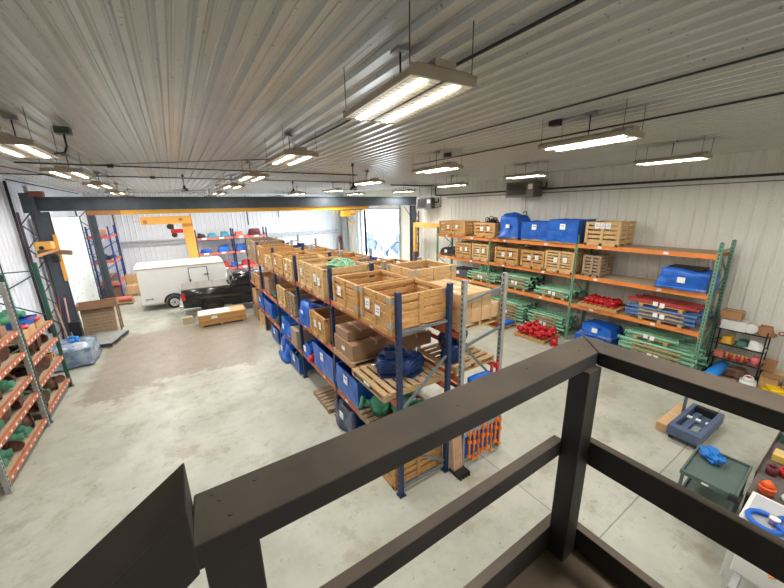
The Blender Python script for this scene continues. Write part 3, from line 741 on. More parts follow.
def motor(loc, label, rz=0, m=BLUEM, s=1.0, group=None):
    t = thing('electric_motor', label, 'motor', loc, rz, group)
    b = MB(); b.cyl((-.26*s, 0, .2*s), (.26*s, 0, .2*s), .18*s, m, 20)
    for k in range(16):
        a = 2*PI*k/16; b.bar((-.2*s, math.cos(a)*.185*s, .2*s+math.sin(a)*.185*s), (.2*s, math.cos(a)*.185*s, .2*s+math.sin(a)*.185*s), .012*s, .03*s, m)
    b.obj('ribbed_body', t)
    b = MB(); b.sph((-.26*s, 0, .2*s), .18*s, m, (.5, 1, 1)); b.obj('fan_cowl', t)
    b = MB(); b.box(-.1*s, .1*s, -.1*s, .1*s, .36*s, .46*s, m); b.obj('terminal_box', t, bevel=.01)
    b = MB(); b.box(-.2*s, .2*s, -.2*s, .2*s, 0, .04*s, m); b.obj('foot', t)
    b = MB(); b.cyl((.26*s, 0, .2*s), (.38*s, 0, .2*s), .03*s, CHROME); b.obj('shaft', t)
    return t

# ------------------------------------------------------------------ middle rack, top level crates (front row)
Z3 = 3.045
tops = [
 # y0,y1,h,n,gap,mat,label, labels, lid
 (4.06, 5.06, .62, 4, .05, WOOD, 'big open pine crate at the near end of the top shelf, closest to the viewer', True, 5),
 (5.18, 6.28, .61, 4, .05, WOOD, 'second pine crate on the top shelf, slatted and open, behind the closest one', False, 5),
 (6.82, 7.52, .68, 4, .02, WOODB, 'pale pine crate with two large papers and green netting behind it, top shelf', False, 4),
 (7.66, 8.76, .67, 5, .04, WOODB, 'fourth slatted crate along the top shelf front edge', False, 5),
 (8.98 if False else 9.3, 10.15, .60, 5, .045, WOODB, 'wide-slatted crate on the top shelf just past the third post', False, 5),
 (10.3, 11.5, .62, 5, .045, WOOD, 'slatted crate on the top shelf before the fourth post', False, 5),
 (11.85, 12.85, .45, 4, .03, WOODB, 'low pale crate on the top shelf beyond the fourth post', False, 4),
 (13.0, 14.0, .7, 5, .03, WOOD, 'taller open crate on the top shelf in the fourth bay', False, 5),
 (14.3, 16.2, .85, 5, .02, WOODG, 'tall brown crate at the far end of the top shelf', False, 5)]
for k, (y0, y1, h, n, gp_, mm, lb, tin, _) in enumerate(tops):
    w = 1.22 if k < 3 else 1.15
    crate((3.17, (y0+y1)/2, Z3-.02*(k > 1)-.04*(k > 3)-.03*(k > 5)-.03*(k > 7)), w, y1-y0, h, lb, n=n, gap=gp_, m=mm, tin=tin or k in (1,), group='pine crates along the top of the middle rack',
          lab=((.22*(y1-y0), h*.62), (-.12*(y1-y0), h*.55)) if k in (0, 2) else ((.2*(y1-y0), h*.6),))
# second row behind
crate((4.62, 5.1+.95, 2.985-.0), 1.1, .9, .72, 'open pine crate in the back row, seen past the closest crate', n=4, gap=.02, m=WOOD, paper=None) if False else None
back = [(7.35, 1.1, .62, 'open crate in the back row behind the slatted second crate'), (8.5, 1.0, .55, 'back row crate with dark items heaped behind the blue post'),
        (9.95, 1.15, .55, 'back row crate beyond the third grey post'), (11.0 if False else 11.1, 1.0, .52, 'back row crate midway down the top shelf'), (12.5, 1.2, .5, 'back row crate in the fourth bay'), (13.6, .9, .5, 'small back row crate before the fifth post')]
for y, d, h, lb in back:
    crate((4.62, y, Z3-.07-.02*(y > 9)-.02*(y > 11.6)), 1.15, d, h, lb, n=5, gap=.02, m=WOOD, paper=None, group='pine crates in the back row of the middle rack')
crate((4.62, 5.95, 2.77), 1.2, 1.05, .95, 'large open crate in the back row beside the closest crate', n=5, gap=.03, m=WOODB, paper=None, tin=True)
# green netting in a crate
def heap(loc, R, m, label, n=22, name='netting', r=.02, cat='netting', zs=.5, seed=1):
    random.seed(seed); b = MB()
    for k in range(n):
        c = (random.uniform(-R, R)*.7, random.uniform(-R, R)*.6, random.uniform(0, R*zs)); b.tor(c, random.uniform(.06, .13), r, m, random.choice('XYZ'), 10, 6)
    return tag(b.obj(name, loc=loc), label, cat)
heap((3.25, 7.2, 3.58), .36, GRN, 'heap of pale green loops filling the third top crate', n=34)
heap((4.62, 8.5, 3.38), .36, BLUEM, 'dark blue coils heaped in the back row crate', n=24, zs=.3, name='cable_coils', cat='coils', seed=4)
heap((4.62, 7.35, 3.34), .30, RUST, 'dark rusty coils inside the open back row crate', n=16, zs=.3, name='cable_coils', cat='coils', seed=5)
# items beyond: blue machines at the far end of the back row
for k, (x, y) in enumerate(((4.35, 14.8), (4.85, 15.45), (4.4, 16.1))):
    motor((x, y, 2.92), ['dark blue motor at the far end of the top back shelf, nearest of three', 'dark blue motor at the far end of the top back shelf, rightmost', 'dark blue motor at the far end of the top back shelf, farthest of three'][k], rz=.5*k, s=1.2)
bin_((4.6, 14.0+.6, 2.91), .01, .01, .01, '') if False else None

# cardboard boxes stacked on the top back shelf near end
pallet((4.6, 4.72, 2.77), 1.1, 1.25, 'pallet under the stacked small cardboard boxes behind the grey posts', m=WOODB)
cn = 0
random.seed(3)
pos = []
for ix in range(4):
    for iy in range(3):
        for iz in range(2):
            if iz == 1 and ix == 3: continue
            pos.append((4.2+ix*.265, 4.27+iy*.42, iz))
names_r = ['front', 'middle', 'rear']; names_c = ['leftmost', 'second', 'third', 'rightmost']
for (x, y, iz) in pos:
    ix = round((x-4.2)/.265); iy = round((y-4.27)/.42)
    cbox((x, y, 2.90+iz*.285), .255, .40, .28, f'tan box, {names_c[ix]} column, {names_r[iy]} row, {"upper" if iz else "lower"} layer, stacked behind grey posts', m=CARDP, group='tan boxes stacked behind the grey posts')

# ------------------------------------------------------------------ middle rack, second level
Z2 = 1.875
pallet((3.12, 4.72, Z2), 1.18, 1.35, rz=PI/2, label='brown pallet at the near end of the second level carrying blue motors', m=WOODP)
q = MB(); q.box(2.44, 2.452, 4.62, 4.82, Z2+.06, Z2+.13, PAPER); 
q2 = tag(q.obj('paper_label'), 'white paper label stuck on the edge of the near pallet', 'label') 
motor((2.95, 4.72, Z2+.13), 'blue motor lying nearest on the pallet behind the near post', rz=2.6, s=.92)
motor((3.28, 4.55, Z2+.13), 'blue motor just right of the near post on the brown pallet', rz=.3, s=.92)
motor((3.22, 5.02, Z2+.13), 'blue motor at the back of the brown pallet', rz=-.5, s=.85)
cbox((3.5, 5.2, Z2+.13), .34, .4, .16, 'low brown carton behind the motors on the brown pallet')
t = cbox((3.13, 5.98, Z2+.13), 1.1, .9, .34, 'wide brown cardboard carton on the second level beside the motors', paper=True)
cbox((2.92, 6.1, Z2+.47), .62, .6, .2, 'smaller brown carton sitting on the wide carton')
pallet((3.13, 5.98, Z2), 1.15, 1.0, 'pallet under the wide brown carton on the second level')
crate((3.17, 7.55, Z2-.02), 1.15, 1.05, .62, 'brown slatted crate on the second level between the posts', n=5, gap=.02, m=WOOD)
tag(MB().sph((0, 0, .1), .3, MAROON, (1, 1, .4)).obj('maroon_cover', loc=(3.1, 8.1, Z2+.62)), 'maroon cloth lying over the crate edge on the second level', 'cloth') if False else None
cover((3.17, 8.68, Z2-.02), 1.15, .9, .62, 'blue tarp covered load on the second level behind the third post', seed=2, taper=.08)
q = MB(); q.sph((0, 0, 0), .28, MAROON, (1.1, .8, .28)); tag(q.obj('folded_cloth', loc=(3.1, 8.65, Z2+.66)), 'maroon folded cloth on top of the blue covered load', 'cloth')
crate((3.17, 9.85, Z2-.03), 1.1, .75, .68, 'grey weathered slatted crate on the second level past the third post', n=6, gap=.04, m=WOODG, paper=None)
crate((3.17, 11.0, Z2-.03), 1.1, 1.0, .66, 'stacked slatted crate on the second level before the fourth post', n=7, gap=.035, m=WOODB, paper=None)
heap((3.0, 12.3, Z2+.05), .36, GRN2, 'green coiled hoses on the second level beyond the fourth post', n=24, name='hose_coils', cat='hoses', seed=8)
cbox((3.1, 13.2, Z2-.03), .9, .7, .6, 'tall brown carton on the second level in the fourth bay')
crate((3.17, 14.9, Z2-.06), 1.1, 1.0, .5, 'low crate on the second level in the fifth bay', n=4, gap=.03, m=WOOD, paper=None)
cbox((3.1, 16.1, Z2-.06), .9, .6, .42, 'brown carton at the far end of the second level')
# back row second level
crate((4.62, 7.6, Z2), 1.1, 1.1, .62, 'back row crate on the second level behind the brown slatted one', n=4, gap=.02, m=WOODG, paper=None)
cbox((4.6, 9.9, Z2-.01), .95, .8, .55, 'brown carton in the back row of the second level')
t = cbox((3.95-.2+.5, 6.0, Z2+.0), .85, .75, .3, 'low brown carton with a white sheet on top in the back row')
q = MB(); q.box(-.35, .38, -.3, .3, 0, .015, PAPER); tag(q.obj('paper_sheet', loc=(4.25, 6.0, Z2+.302)), 'white sheet lying on the low brown carton', 'paper')
pallet((4.6, 4.72, Z2), 1.05, 1.15, 'pallet with blue motors at the near end of the grey rack second level', m=WOODB)
motor((4.32, 4.55, Z2+.13), 'dark blue motor standing left on the grey rack pallet', rz=.9, s=1.1)
motor((4.8, 5.02, Z2+.13), 'dark blue motor standing right on the grey rack pallet', rz=.2, s=1.1)
for k in range(2):
    q = MB(); q.box(-.42, .42, -.32, .32, 0, .08, CARD); tag(q.obj('flat_carton', loc=(3.25, 5.35+.0, Z2+.0+.0+k*.085), rz=.2*k), ['flat brown carton under the other beside the motors', 'flat brown carton lying on top of another beside the motors'][k], 'box') if False else None

# ------------------------------------------------------------------ middle rack, first level
Z1 = .865
def pipes_in(m_, seed):
    def f(t, w, d, h):
        random.seed(seed); b = MB()
        for k in range(26): b.tor((random.uniform(-w*.34, w*.34), random.uniform(-d*.36, d*.36), h-.08+random.uniform(-.04, .09)), random.uniform(.06, .12), .02, m_, random.choice('XYZ'), 10, 6)
        o = b.obj('heaped_contents', t)
    return f
bin_((3.17, 6.02, Z1), 1.1, 1.1, .70, 'big blue bin with a white label on the first level between the near posts', m=BLUE)
bin_((3.17, 7.42, Z1), 1.1, 1.35, .70, 'big blue bin on the first level behind the second post', m=BLUE)
def bell(loc, label, rz=0, s=1.0):
    t = thing('green_pump_casing', label, 'pump casing', loc, rz)
    b = MB(); b.cyl((0, 0, 0), (0, 0, .24*s), .14*s, GRN2, 18, .2*s); b.sph((0, 0, .26*s), .2*s, GRN2, (1, 1, .7)); b.obj('bowl', t)
    b = MB(); b.cyl((.1*s, 0, .22*s), (.36*s, 0, .26*s), .07*s, GRN2, 14); b.cyl((.34*s, 0, .255*s), (.40*s, 0, .27*s), .12*s, GRN2, 16); b.obj('flanged_outlet', t)
pallet((3.15, 4.75, Z1), 1.18, 1.2, 'pallet under the green pump casings on the first level', m=WOODG)
for k, (x, y, r) in enumerate(((2.9, 5.05, 2.6), (3.2, 4.75, .6), (3.35, 5.2, 1.5), (3.45, 4.45, -.6))):
    bell((x, y, Z1+.13), ['green pump casing at the front of the first level near the post', 'green pump casing right of the front one, partly under the rail', 'green pump casing behind the front one beside the blue bin', 'green pump casing farthest right on the near first level'][k], r, 1.0)
cover((3.1, 9.0-.25, Z1), 1.0, .55, .42, 'small blue covered load on the first level before the third post', seed=5)
q = MB(); q.sph((0, 0, .12), .2, RED, (1, 1.2, .7)); q.cyl((-.15, 0, .1), (-.3, 0, .12), .1, RED); tag(q.obj('red_valve', loc=(2.85, 8.33, Z1)), 'red valve body between the blue bins on the first level', 'valve')
cbox((3.0, 9.75, Z1), .85, .6, .55, 'grey-brown carton on the first level just past the third post', m=mat('cardboard_grey', (.34, .27, .2), .85))
cover((3.12, 10.9, Z1-.02), 1.1, 1.2, .55, 'wrinkled pale blue tarp load on the first level in the third bay', seed=6, lump=.12)
heap((3.0, 12.1, Z1+.05), .34, GRN2, 'green coiled hoses on the first level by the fourth post', n=24, name='hose_coils', cat='hoses', seed=9)
bin_((3.17, 13.3, Z1-.04), 1.1, 1.3, .68, 'deep blue bin on the first level in the fourth bay', m=BLUE, paper=False)
cover((3.17, 14.9, Z1-.04), 1.05, .9, .7, 'blue wrapped bundle on the first level past the fifth post', seed=11)
crate((3.17, 16.1, Z1-.04), 1.05, .8, .6, 'pale crate at the far end of the first level', n=4, m=WOODB, paper=None)
# back row first level
for k, y in enumerate((7.4, 10.2, 12.8, 15.3)):
    crate((4.62, y, .0 if k == 9 else Z1-.03), 1.05, 1.1, .6, ['back row crate on the first level, second bay', 'back row crate on the first level, third bay', 'back row crate on the first level, fourth bay', 'back row crate on the first level, fifth bay'][k], n=4, m=WOODG, paper=None)

# floor level
crate((3.17, 4.62, 0), 1.12, 1.0, .72, 'pine slatted crate on the floor under the near end of the middle rack', n=5, gap=.04, m=WOOD, paper=None)
cover((3.1, 6.3, 0), 1.05, 1.1, .62, 'dark blue plastic wrapped load on the floor beside the second post', m=DKBLUEW, seed=14, lump=.12)
cover((2.95, 5.45, 0), .7, .5, .42, 'crumpled bright blue bag on the floor near the second post', seed=15, lump=.12, base=False, taper=.3, cat='bag', name='blue_bag')
pallet((3.1, 7.55, 0), 1.15, 1.1, 'empty weathered pallet on the floor under the second bay', m=WOODG)
bin_((3.1, 9.85, 0), 1.1, .95, .55, 'blue bin heaped with green coils on the floor at the third post', m=BLUED, contents=pipes_in(GRN2, 20))
cover((3.0, 11.0, 0), 1.15, 1.1, .62, 'blue tarp covered load on the floor in the third bay', seed=17, taper=.25, lump=.10)
bin_((3.15, 12.6, 0), 1.05, 1.0, .6, 'dark blue bin with white label on the floor in the fourth bay', m=BLUED)
crate((3.15, 14.9, 0), 1.05, 1.2, .6, 'slatted crate on the floor in the fifth bay', n=5, gap=.03, m=WOODB, paper=None)
crate((3.15, 16.2, 0), 1.05, .9, .6, 'slatted crate on the floor at the far end of the middle rack', n=5, gap=.03, m=WOODG, paper=None)

# timber leaning and orange clamps at the near end of the grey rack
for k in range(4):
    q = MB(); q.bar((0, 0, .0), (0, .10, 1.15), .045, .09, mat('pale_pink_timber', (.62, .38, .24), .7, var=.15)); 
    tag(q.obj('timber_plank', loc=(3.80+k*.058, 3.86, .06)), 'pale plank standing upright at the near end between the two racks', 'plank', 'planks standing between the racks')
q = MB(); q.box(3.76, 4.04, 3.66, 3.94, 0, .06, BLACK)
for k in range(4): q.box(3.77+k*.07, 3.80+k*.07, 3.62, 3.66, .0, .10, BLACK)
tag(q.obj('plank_foot_rack'), 'black toothed foot holding the upright planks', 'rack')
t = thing('clamp_rack', 'blue backed board on the grey rack end where the orange clamps hang', 'tool rack', (4.56, 3.9, 0))
q = MB(); q.box(-.5, .5, -.02, .02, .15, 1.0, BLUED); q.obj('back_board', t)
q = MB(); q.box(-.54, .52, -.09, .02, .72, .76, TIN); q.box(-.54, .52, -.09, .02, 1.1, 1.13, WOODB); q.box(-.54, -.5, -.06, .02, 0, 1.12, TIN); q.box(.5, .54, -.06, .02, 0, 1.12, TIN); q.obj('frame', t)
t = thing('orange_clamp', 'orange clamp hanging in the row at the end of the grey rack', 'clamp', (4.14, 3.79, .74), 0, 'orange clamps hanging on the rack end')
q = MB(); q.box(-.012, .012, -.012, .012, -.42, .08, ORGT); q.box(-.03, .03, -.02, .02, -.17, -.11, ORGT); q.obj('bar', t)
q = MB(); q.tor((0, 0, .0), .032, .010, ORGT, 'Y', 12, 6); q.obj('ring', t)
q = MB(); q.box(-.032, .032, -.02, .02, -.43, -.39, ORGT); q.obj('jaw', t)
q = MB(); q.cyl((-.03, -.03, -.27), (.02, .02, -.25), .014, ORGT, 8); q.obj('screw_handle', t)
t.scale = (1.2, 1.2, 1.2)
for k in range(1, 8): dup(t, (4.14+k*.125, 3.79, .76-.05*(k % 3)), .5*(k % 3-1), scale=(1.2, 1.2, 1.2+.15*(k % 2)))
# end shelf with blue pads and red rods on the grey rack
cover((4.5, 3.93, 1.60), .62, .12, .26, 'bright blue plastic package hung at the near end of the grey rack', seed=21, base=False, m=BLUE, paper=None, cat='package', name='blue_package', taper=.05, lump=.04)
for k, x in enumerate((4.86, 5.03)):
    q = MB(); q.cyl((0, 0, 0), (0, 0, .36), .03, RED, 12); q.cyl((0, 0, .36), (0, 0, .42), .018, RED, 10); tag(q.obj('red_cylinder', loc=(x, 3.96, 1.60)), ['red cylinder left of the other at the grey rack near end', 'red cylinder at the outer corner of the grey rack near end'][k], 'cylinder')
t = thing('ledge', 'narrow steel ledge across the near end of the grey rack', 'ledge', (4.6, 3.96, 1.56))
q = MB(); q.box(-.5, .5, -.1, .06, 0, .035, TIN); q.obj('plate', t)
# ------------------------------------------------------------------ right rack goods
RC = 12.43
zt_ = 3.585
crate((RC-.1, 12.7, zt_), 1.05, 1.9, .68, 'slatted crate with two labels at the far left end of the green rack top', n=4, gap=.05, m=WOOD)
crate((RC-.1, 10.55, zt_), 1.0, 1.2, .66, 'slatted crate holding dark parts on the green rack top, next to the tarp', n=4, gap=.05, m=WOOD)
heap((RC-.1, 10.5, zt_+.62), .38, BLACK, 'black coils piled in the crate beside the blue tarp', n=20, name='cable_coils', cat='coils', seed=31)
cover((RC-.1, 9.30, zt_), 1.05, 1.16, 1.05, 'tall crumpled blue tarp load on top of the green rack', seed=33, taper=.35, lump=.14)
bin_((RC-.05, 8.03, zt_), 1.05, 1.18, .76, 'blue bin on the green rack top just right of the tarp', m=BLUE)
bin_((RC-.05, 6.85, zt_), 1.15, 1.12, .86, 'taller blue bin over the rack post on the green rack top', m=BLUE)
crate((RC-.05, 5.52, zt_+.03), 1.05, 1.08, .78, 'pale slatted crate alone at the right part of the green rack top', n=5, gap=.05, m=WOODB, lab=((0, .66), (.17, .66), (-.17, .66)))
zt_ = 2.505
t = cover((RC, 13.2, zt_-.02), 1.0, 1.2, .30, 'flat black wrapped part on the second level at the far end of the green rack', m=BLACK, seed=40, taper=.1)
crate((RC-.1, 11.85, zt_-.02), 1.0, 1.1, .74, 'slatted crate third from the far end of the green rack second level', n=5, gap=.04, m=WOODB) if False else None
crate((RC-.1, 11.86, zt_-.02), 1.0, 1.08, .76, 'yellowish slatted crate left of the far green post, second level', n=5, gap=.04, m=WOOD)
crate((RC-.1, 10.74, zt_-.02), 1.0, 1.02, .78, 'slatted crate right beside the far green post, second level', n=6, gap=.04, m=WOODB)
crate((RC-.1, 9.27, zt_), 1.0, 1.2, .72, 'golden slatted crate first of three in the middle bay, second level', n=4, gap=.05, m=WOOD)
crate((RC-.1, 8.0, zt_), 1.0, 1.05, .72, 'golden slatted crate in the centre of three, middle bay second level', n=4, gap=.05, m=WOOD)
crate((RC-.1, 6.86, zt_), 1.05, 1.12, .80, 'greyer tall slatted crate behind the middle green post, second level', n=7, gap=.035, m=WOODB)
crate((RC-.05, 5.75, zt_), .9, .6, .75, 'narrow slatted crate just right of the middle green post', n=6, gap=.04, m=WOODG, paper=None)
cover((RC-.1, 3.22, zt_+.01), 1.05, 1.22, .56, 'low wide blue tarp load on the second level, near end of green rack', seed=44, taper=.08, lump=.08, flat=False)
q = MB(); q.box(-.3, .3, -.4, .4, 0, .06, BLACK); tag(q.obj('black_sheet', loc=(RC+.05, 3.3, zt_+.58)), 'black sheet lying on the low blue tarp load', 'sheet')
# third level
zt_ = 1.465
t = cover((RC, 12.2, zt_), 1.05, 1.4, .38, 'grey-black box with a white label on the third level, far bay', m=mat('dark_grey_cover', (.06, .06, .07), .5), seed=50, taper=.03, lump=.02, flat=True)

def roller_bundle(loc, ly, w, rows, cols, r, label, m=GRN, spacers=2, rz=0, name='pipe_bundle', woodm=WOODP, ends=None, base=True, paper=True):
    t = thing(name, label, 'pipe bundle', loc, rz)
    z = .0
    if base:
        b = MB()
        for y in (-ly*.28, 0, ly*.28): b.box(-w/2, w/2, y-.05, y+.05, 0, .09, woodm)
        b.box(-w/2, -w/2+.1, -ly*.33, ly*.33, .09, .11, woodm); b.obj('pallet_base', t); z = .11
    for i in range(rows):
        for j in range(cols):
            x = -w/2+r+.02+j*(w-2*r-.04)/max(1, cols-1)+random.uniform(-.02, .02)
            q = MB(); o_ = random.uniform(-.13, .13); q.cyl((x, -ly/2+o_, z+r), (x, ly/2+o_, z+r), r, m, 12)
            e = ends or m
            for s_ in (-1, 1): q.cyl((x, s_*(ly/2-.04)+o_, z+r), (x, s_*(ly/2)+o_, z+r), r*1.22, e, 12)
            q.obj('pipe', t)
        z += 2*r
        if i < rows-1:
            q = MB()
            for y in (-ly*.25, ly*.2): q.box(-w/2-.02, w/2, y-.05, y+.05, z, z+.05, woodm)
            q.box(-w/2-.03, -w/2+.03, -ly*.32, ly*.32, z, z+.05, woodm)
            q.obj('timber_spacer', t); z += .05
    if paper:
        q = MB(); q.box(-w/2-.05, -w/2-.045, -.12, .0, z*.4, z*.4+.14, PAPER); q.box(-w/2-.05, -w/2-.045, .05, .17, z*.4+.02, z*.4+.15, PAPER); q.obj('paper_label', t)
    return t
random.seed(12)
roller_bundle((RC-.05, 10.65, zt_), 1.75, 1.0, 3, 5, .042, 'jumble of mint green pipes crossing the far green post, third level')
heap((RC-.05, 10.7, zt_+.52), .42, GRN, 'mint green rings thrown on top of the far pipe bundle', n=26, name='green_rings', cat='rings', seed=55)
roller_bundle((RC-.05, 8.72, zt_), 1.45, 1.0, 4, 5, .044, 'bundle of green rollers with black ends on the third level, middle bay', ends=BLACK)
roller_bundle((RC-.05, 7.0, zt_-.02), 1.4, 1.0, 2, 4, .055, 'low bundle of green rollers beside the middle green post, third level')
pallet((RC-.1, 5.35, zt_-.035), 1.05, 1.25, 'pallet with red flanges on the third level right of the middle post', m=WOOD)
def flange(loc, label, group, rz=0, s=1.0):
    t = thing('red_valve', label, 'valve', loc, rz, group)
    b = MB(); b.cyl((0, 0, 0), (0, 0, .04*s), .11*s, RED, 14); b.cyl((0, 0, .04*s), (0, 0, .14*s), .06*s, RED, 12); b.sph((0, 0, .12*s), .085*s, RED); b.obj('body', t)
    b = MB(); b.cyl((.04*s, 0, .12*s), (.15*s, 0, .12*s), .05*s, RED, 10); b.cyl((.13*s, 0, .12*s), (.16*s, 0, .12*s), .085*s, RED, 12); b.obj('flange', t)
    return t
f0 = flange((12.05, 4.95, zt_+.1), 'red valve in the rows on the shelf pallet of the green rack', 'red valves on the rack pallet')
random.seed(5)
for i in range(3):
    for j in range(6):
        if i == j == 0: continue
        dup(f0, (12.05+i*.24, 4.95+j*.17, zt_+.1), random.uniform(0, 6))
random.seed(14)
roller_bundle((RC-.1, 3.55, zt_-.03), 1.75, 1.0, 3, 5, .036, 'blue pipes on stacked pallets at the near end, third level', m=mat('pipe_blue', (.10, .20, .45), .45), woodm=WOODP)
roller_bundle((RC-.1, 3.6, zt_+.40), 1.75, .95, 1, 5, .036, 'dark red pipes on a pallet above the blue pipes, third level', m=mat('pipe_red', (.42, .05, .04), .45), woodm=WOOD)
heap((RC-.1, 4.5, zt_+.05), .16, BLUG, 'small heap of blue hooks at the end of the blue pipes', n=14, name='blue_hooks', cat='hooks', seed=61)
cover((RC+.1, 2.95, zt_-.03), .5, .35, .16, 'small white cloth parcel by the near upright, third level', m=WHITE, seed=62, base=False, paper=None, name='white_parcel', cat='parcel') if False else None
# floor level
cover((RC+.05, 12.3, 0), 1.0, 1.5, .8, 'dark navy covered load on the floor at the far end of the green rack', m=mat('navy_cover', (.01, .02, .06), .5), seed=70, taper=.05, paper=None)
roller_bundle((RC-.05, 9.12, 0), 1.75, 1.0, 6, 5, .042, 'tall bundle of mint green pipes on the floor, middle bay of the green rack')
roller_bundle((RC-.1, 7.25, 0), 1.5, .9, 5, 4, .042, 'lower bundle of mint green pipes on the floor beside the middle post')
cover((RC-.1, 5.35, 0), 1.1, 1.3, .40, 'lower blue wrapped load on the floor right of the middle post', seed=72, taper=.06, lump=.06, flat=True)
cover((RC-.1, 5.3, .40), 1.0, 1.15, .42, 'upper blue wrapped load stacked right of the middle post', seed=73, taper=.12, lump=.08)
roller_bundle((RC-.1, 3.5, 0), 1.95, 1.05, 5, 5, .045, 'green rollers layered on pallets on the floor at the near end of the green rack')
roller_bundle((RC-.1, 3.7, .77), 1.4, .9, 1, 4, .05, 'small top layer of green rollers on a pallet at the near end')

# pallets on the floor in front
pallet((11.25, 7.1, 0), 1.15, 1.25, 'floor pallet heaped with red valves in front of the green rack', rz=.05, m=WOOD)
random.seed(9)
f1 = flange((10.86+.72, 7.56, .13), 'red valve heaped on the floor pallet', 'red valves on the floor pallet', 0, 1.15)
for i in range(19):
    a = random.uniform(0, 6); 
    px_, py_ = 10.86+(i % 4)*.24+random.uniform(-.03, .03), 6.62+((i//4) % 5)*.23+random.uniform(-.03, .03)
    dup(f1, (px_, py_, .13+(.02 if i % 3 else .10)), a)
flange((10.95, 6.2, 0), 'single red valve lying on the floor right of the red pallet', 'x', .5, 1.3)['group'] = 'red valves lying loose on the floor'
pallet((11.1, 8.75, 0), 1.0, .95, 'floor pallet with blue pads and red valves farther along the green rack', m=WOOD)
q = MB(); q.box(-.42, .40, -.25, .1, 0, .07, BLUE); q.box(-.3, .42, -.24, .08, .07, .12, BLUE); tag(q.obj('blue_pad', loc=(11.1, 8.55, .13), bevel=.02), 'blue pads stacked on the farther floor pallet', 'pad')
for i in range(8): dup(f1, (10.8+random.random()*.5, 8.82+random.random()*.25, .13), random.uniform(0, 6), 'red valve on the farther floor pallet beside the blue pads', 'red valves on the farther floor pallet')
for i in range(2): dup(f1, (10.7+i*.3, 10.2, 0), i, ['dark red valve on the floor beyond the grey post, left one', 'dark red valve on the floor beyond the grey post, right one'][i], 'valves by the cardboard stack')

# ------------------------------------------------------------------ left racks: fittings
def mk_elbow():
    t = thing('pipe_elbow', '', 'pipe fitting', (0, 0, 0)); b = MB(); b.tor((0, 0, .1), .12, .065, RUST, 'Z', 10, 10, PI/2); b.obj('bend', t)
    b = MB(); b.cyl((.12, -.03, .1), (.12, .0, .1), .10, RUST, 14); b.cyl((-.03, .12, .1), (0, .12, .1), .10, RUST, 14); b.obj('flange', t); return t
def mk_drum():
    t = thing('iron_drum', '', 'pipe fitting', (0, 0, 0)); b = MB(); b.cyl((-.12, 0, .15), (.12, 0, .15), .14, RUST, 18); b.obj('shell', t)
    b = MB(); b.cyl((-.14, 0, .15), (-.12, 0, .15), .16, RUST, 18); b.obj('rim', t)
    b = MB(); b.cyl((.12, 0, .15), (.16, 0, .15), .16, RUST, 18); b.cyl((.155, 0, .15), (.20, 0, .15), .06, TIN, 12); b.obj('rim', t); return t
def mk_greenv():
    t = thing('green_valve', '', 'valve', (0, 0, 0)); b = MB(); b.sph((0, 0, .12), .12, GRN2); b.cyl((-.17, 0, .12), (.17, 0, .12), .07, GRN2, 12); b.obj('body', t)
    b = MB(); b.cyl((0, 0, .2), (0, 0, .27), .02, GRN2, 8); b.tor((0, 0, .28), .07, .012, GRN2, 'Z', 14, 6); b.obj('handwheel', t); return t
protos = [mk_elbow(), mk_drum(), mk_greenv()]
used = [False]*3
KN = ['rusty iron pipe elbow', 'rusty iron drum fitting', 'green handwheel valve']
LV = {('f', 2.12): 'top shelf', ('f', 1.60): 'second shelf', ('f', 1.02): 'third shelf', ('f', .30): 'bottom shelf',
      ('n', 2.5): 'top shelf', ('n', 1.98): 'second shelf', ('n', 1.40): 'third shelf', ('n', .94): 'fourth shelf', ('n', .24): 'bottom shelf'}
random.seed(21)
spots = {('f', 1.60): [1, 0, 1, 1, 0], ('f', 1.02): [1, 1, 0, 1, 1, 0], ('f', .30): [0, 1, 2, 1, 0],
         ('n', 1.98): [0, 1, 1, 0, 1], ('n', 1.40): [1, 0, 1, 2, 0], ('n', .94): [2, 2, 1, 2, 0, 2], ('n', .24): [2, 2, 0, 2, 2, 1]}
ordn = ['nearest', 'second nearest', 'third nearest', 'fourth nearest', 'fifth nearest', 'farthest']
for (bay, z), ks in spots.items():
    y0, y1 = (10.7, 12.6) if bay == 'f' else (8.45, 10.25)
    for i, k in enumerate(ks):
        y = y0+(i+.5)*(y1-y0)/len(ks); x = -3.58-random.random()*.12; rz = random.uniform(-.6, .6)+(PI if k == 1 else 0)
        lb = f'{KN[k]}, {ordn[i]} on the {LV[(bay, z)]} of the {"far" if bay == "f" else "near"} left rack'
        sc = 1.15
        if not used[k]:
            p = protos[k]; p.location = (x, y, z); p.rotation_euler = (0, 0, rz); p['label'] = lb; p['group'] = 'fittings on the left racks'; p.scale = (sc,)*3; used[k] = True
        else: dup(protos[k], (x, y, z), rz, lb, 'fittings on the left racks', (sc,)*3)
        if (i % 2) == 0 and z < 2:
            dup(protos[k], (x-.42, y, z), rz+1, f'{KN[k]} at back of {LV[(bay, z)]}, {ordn[i]}, {"far" if bay == "f" else "near"} left rack', 'fittings on the left racks', (sc,)*3)
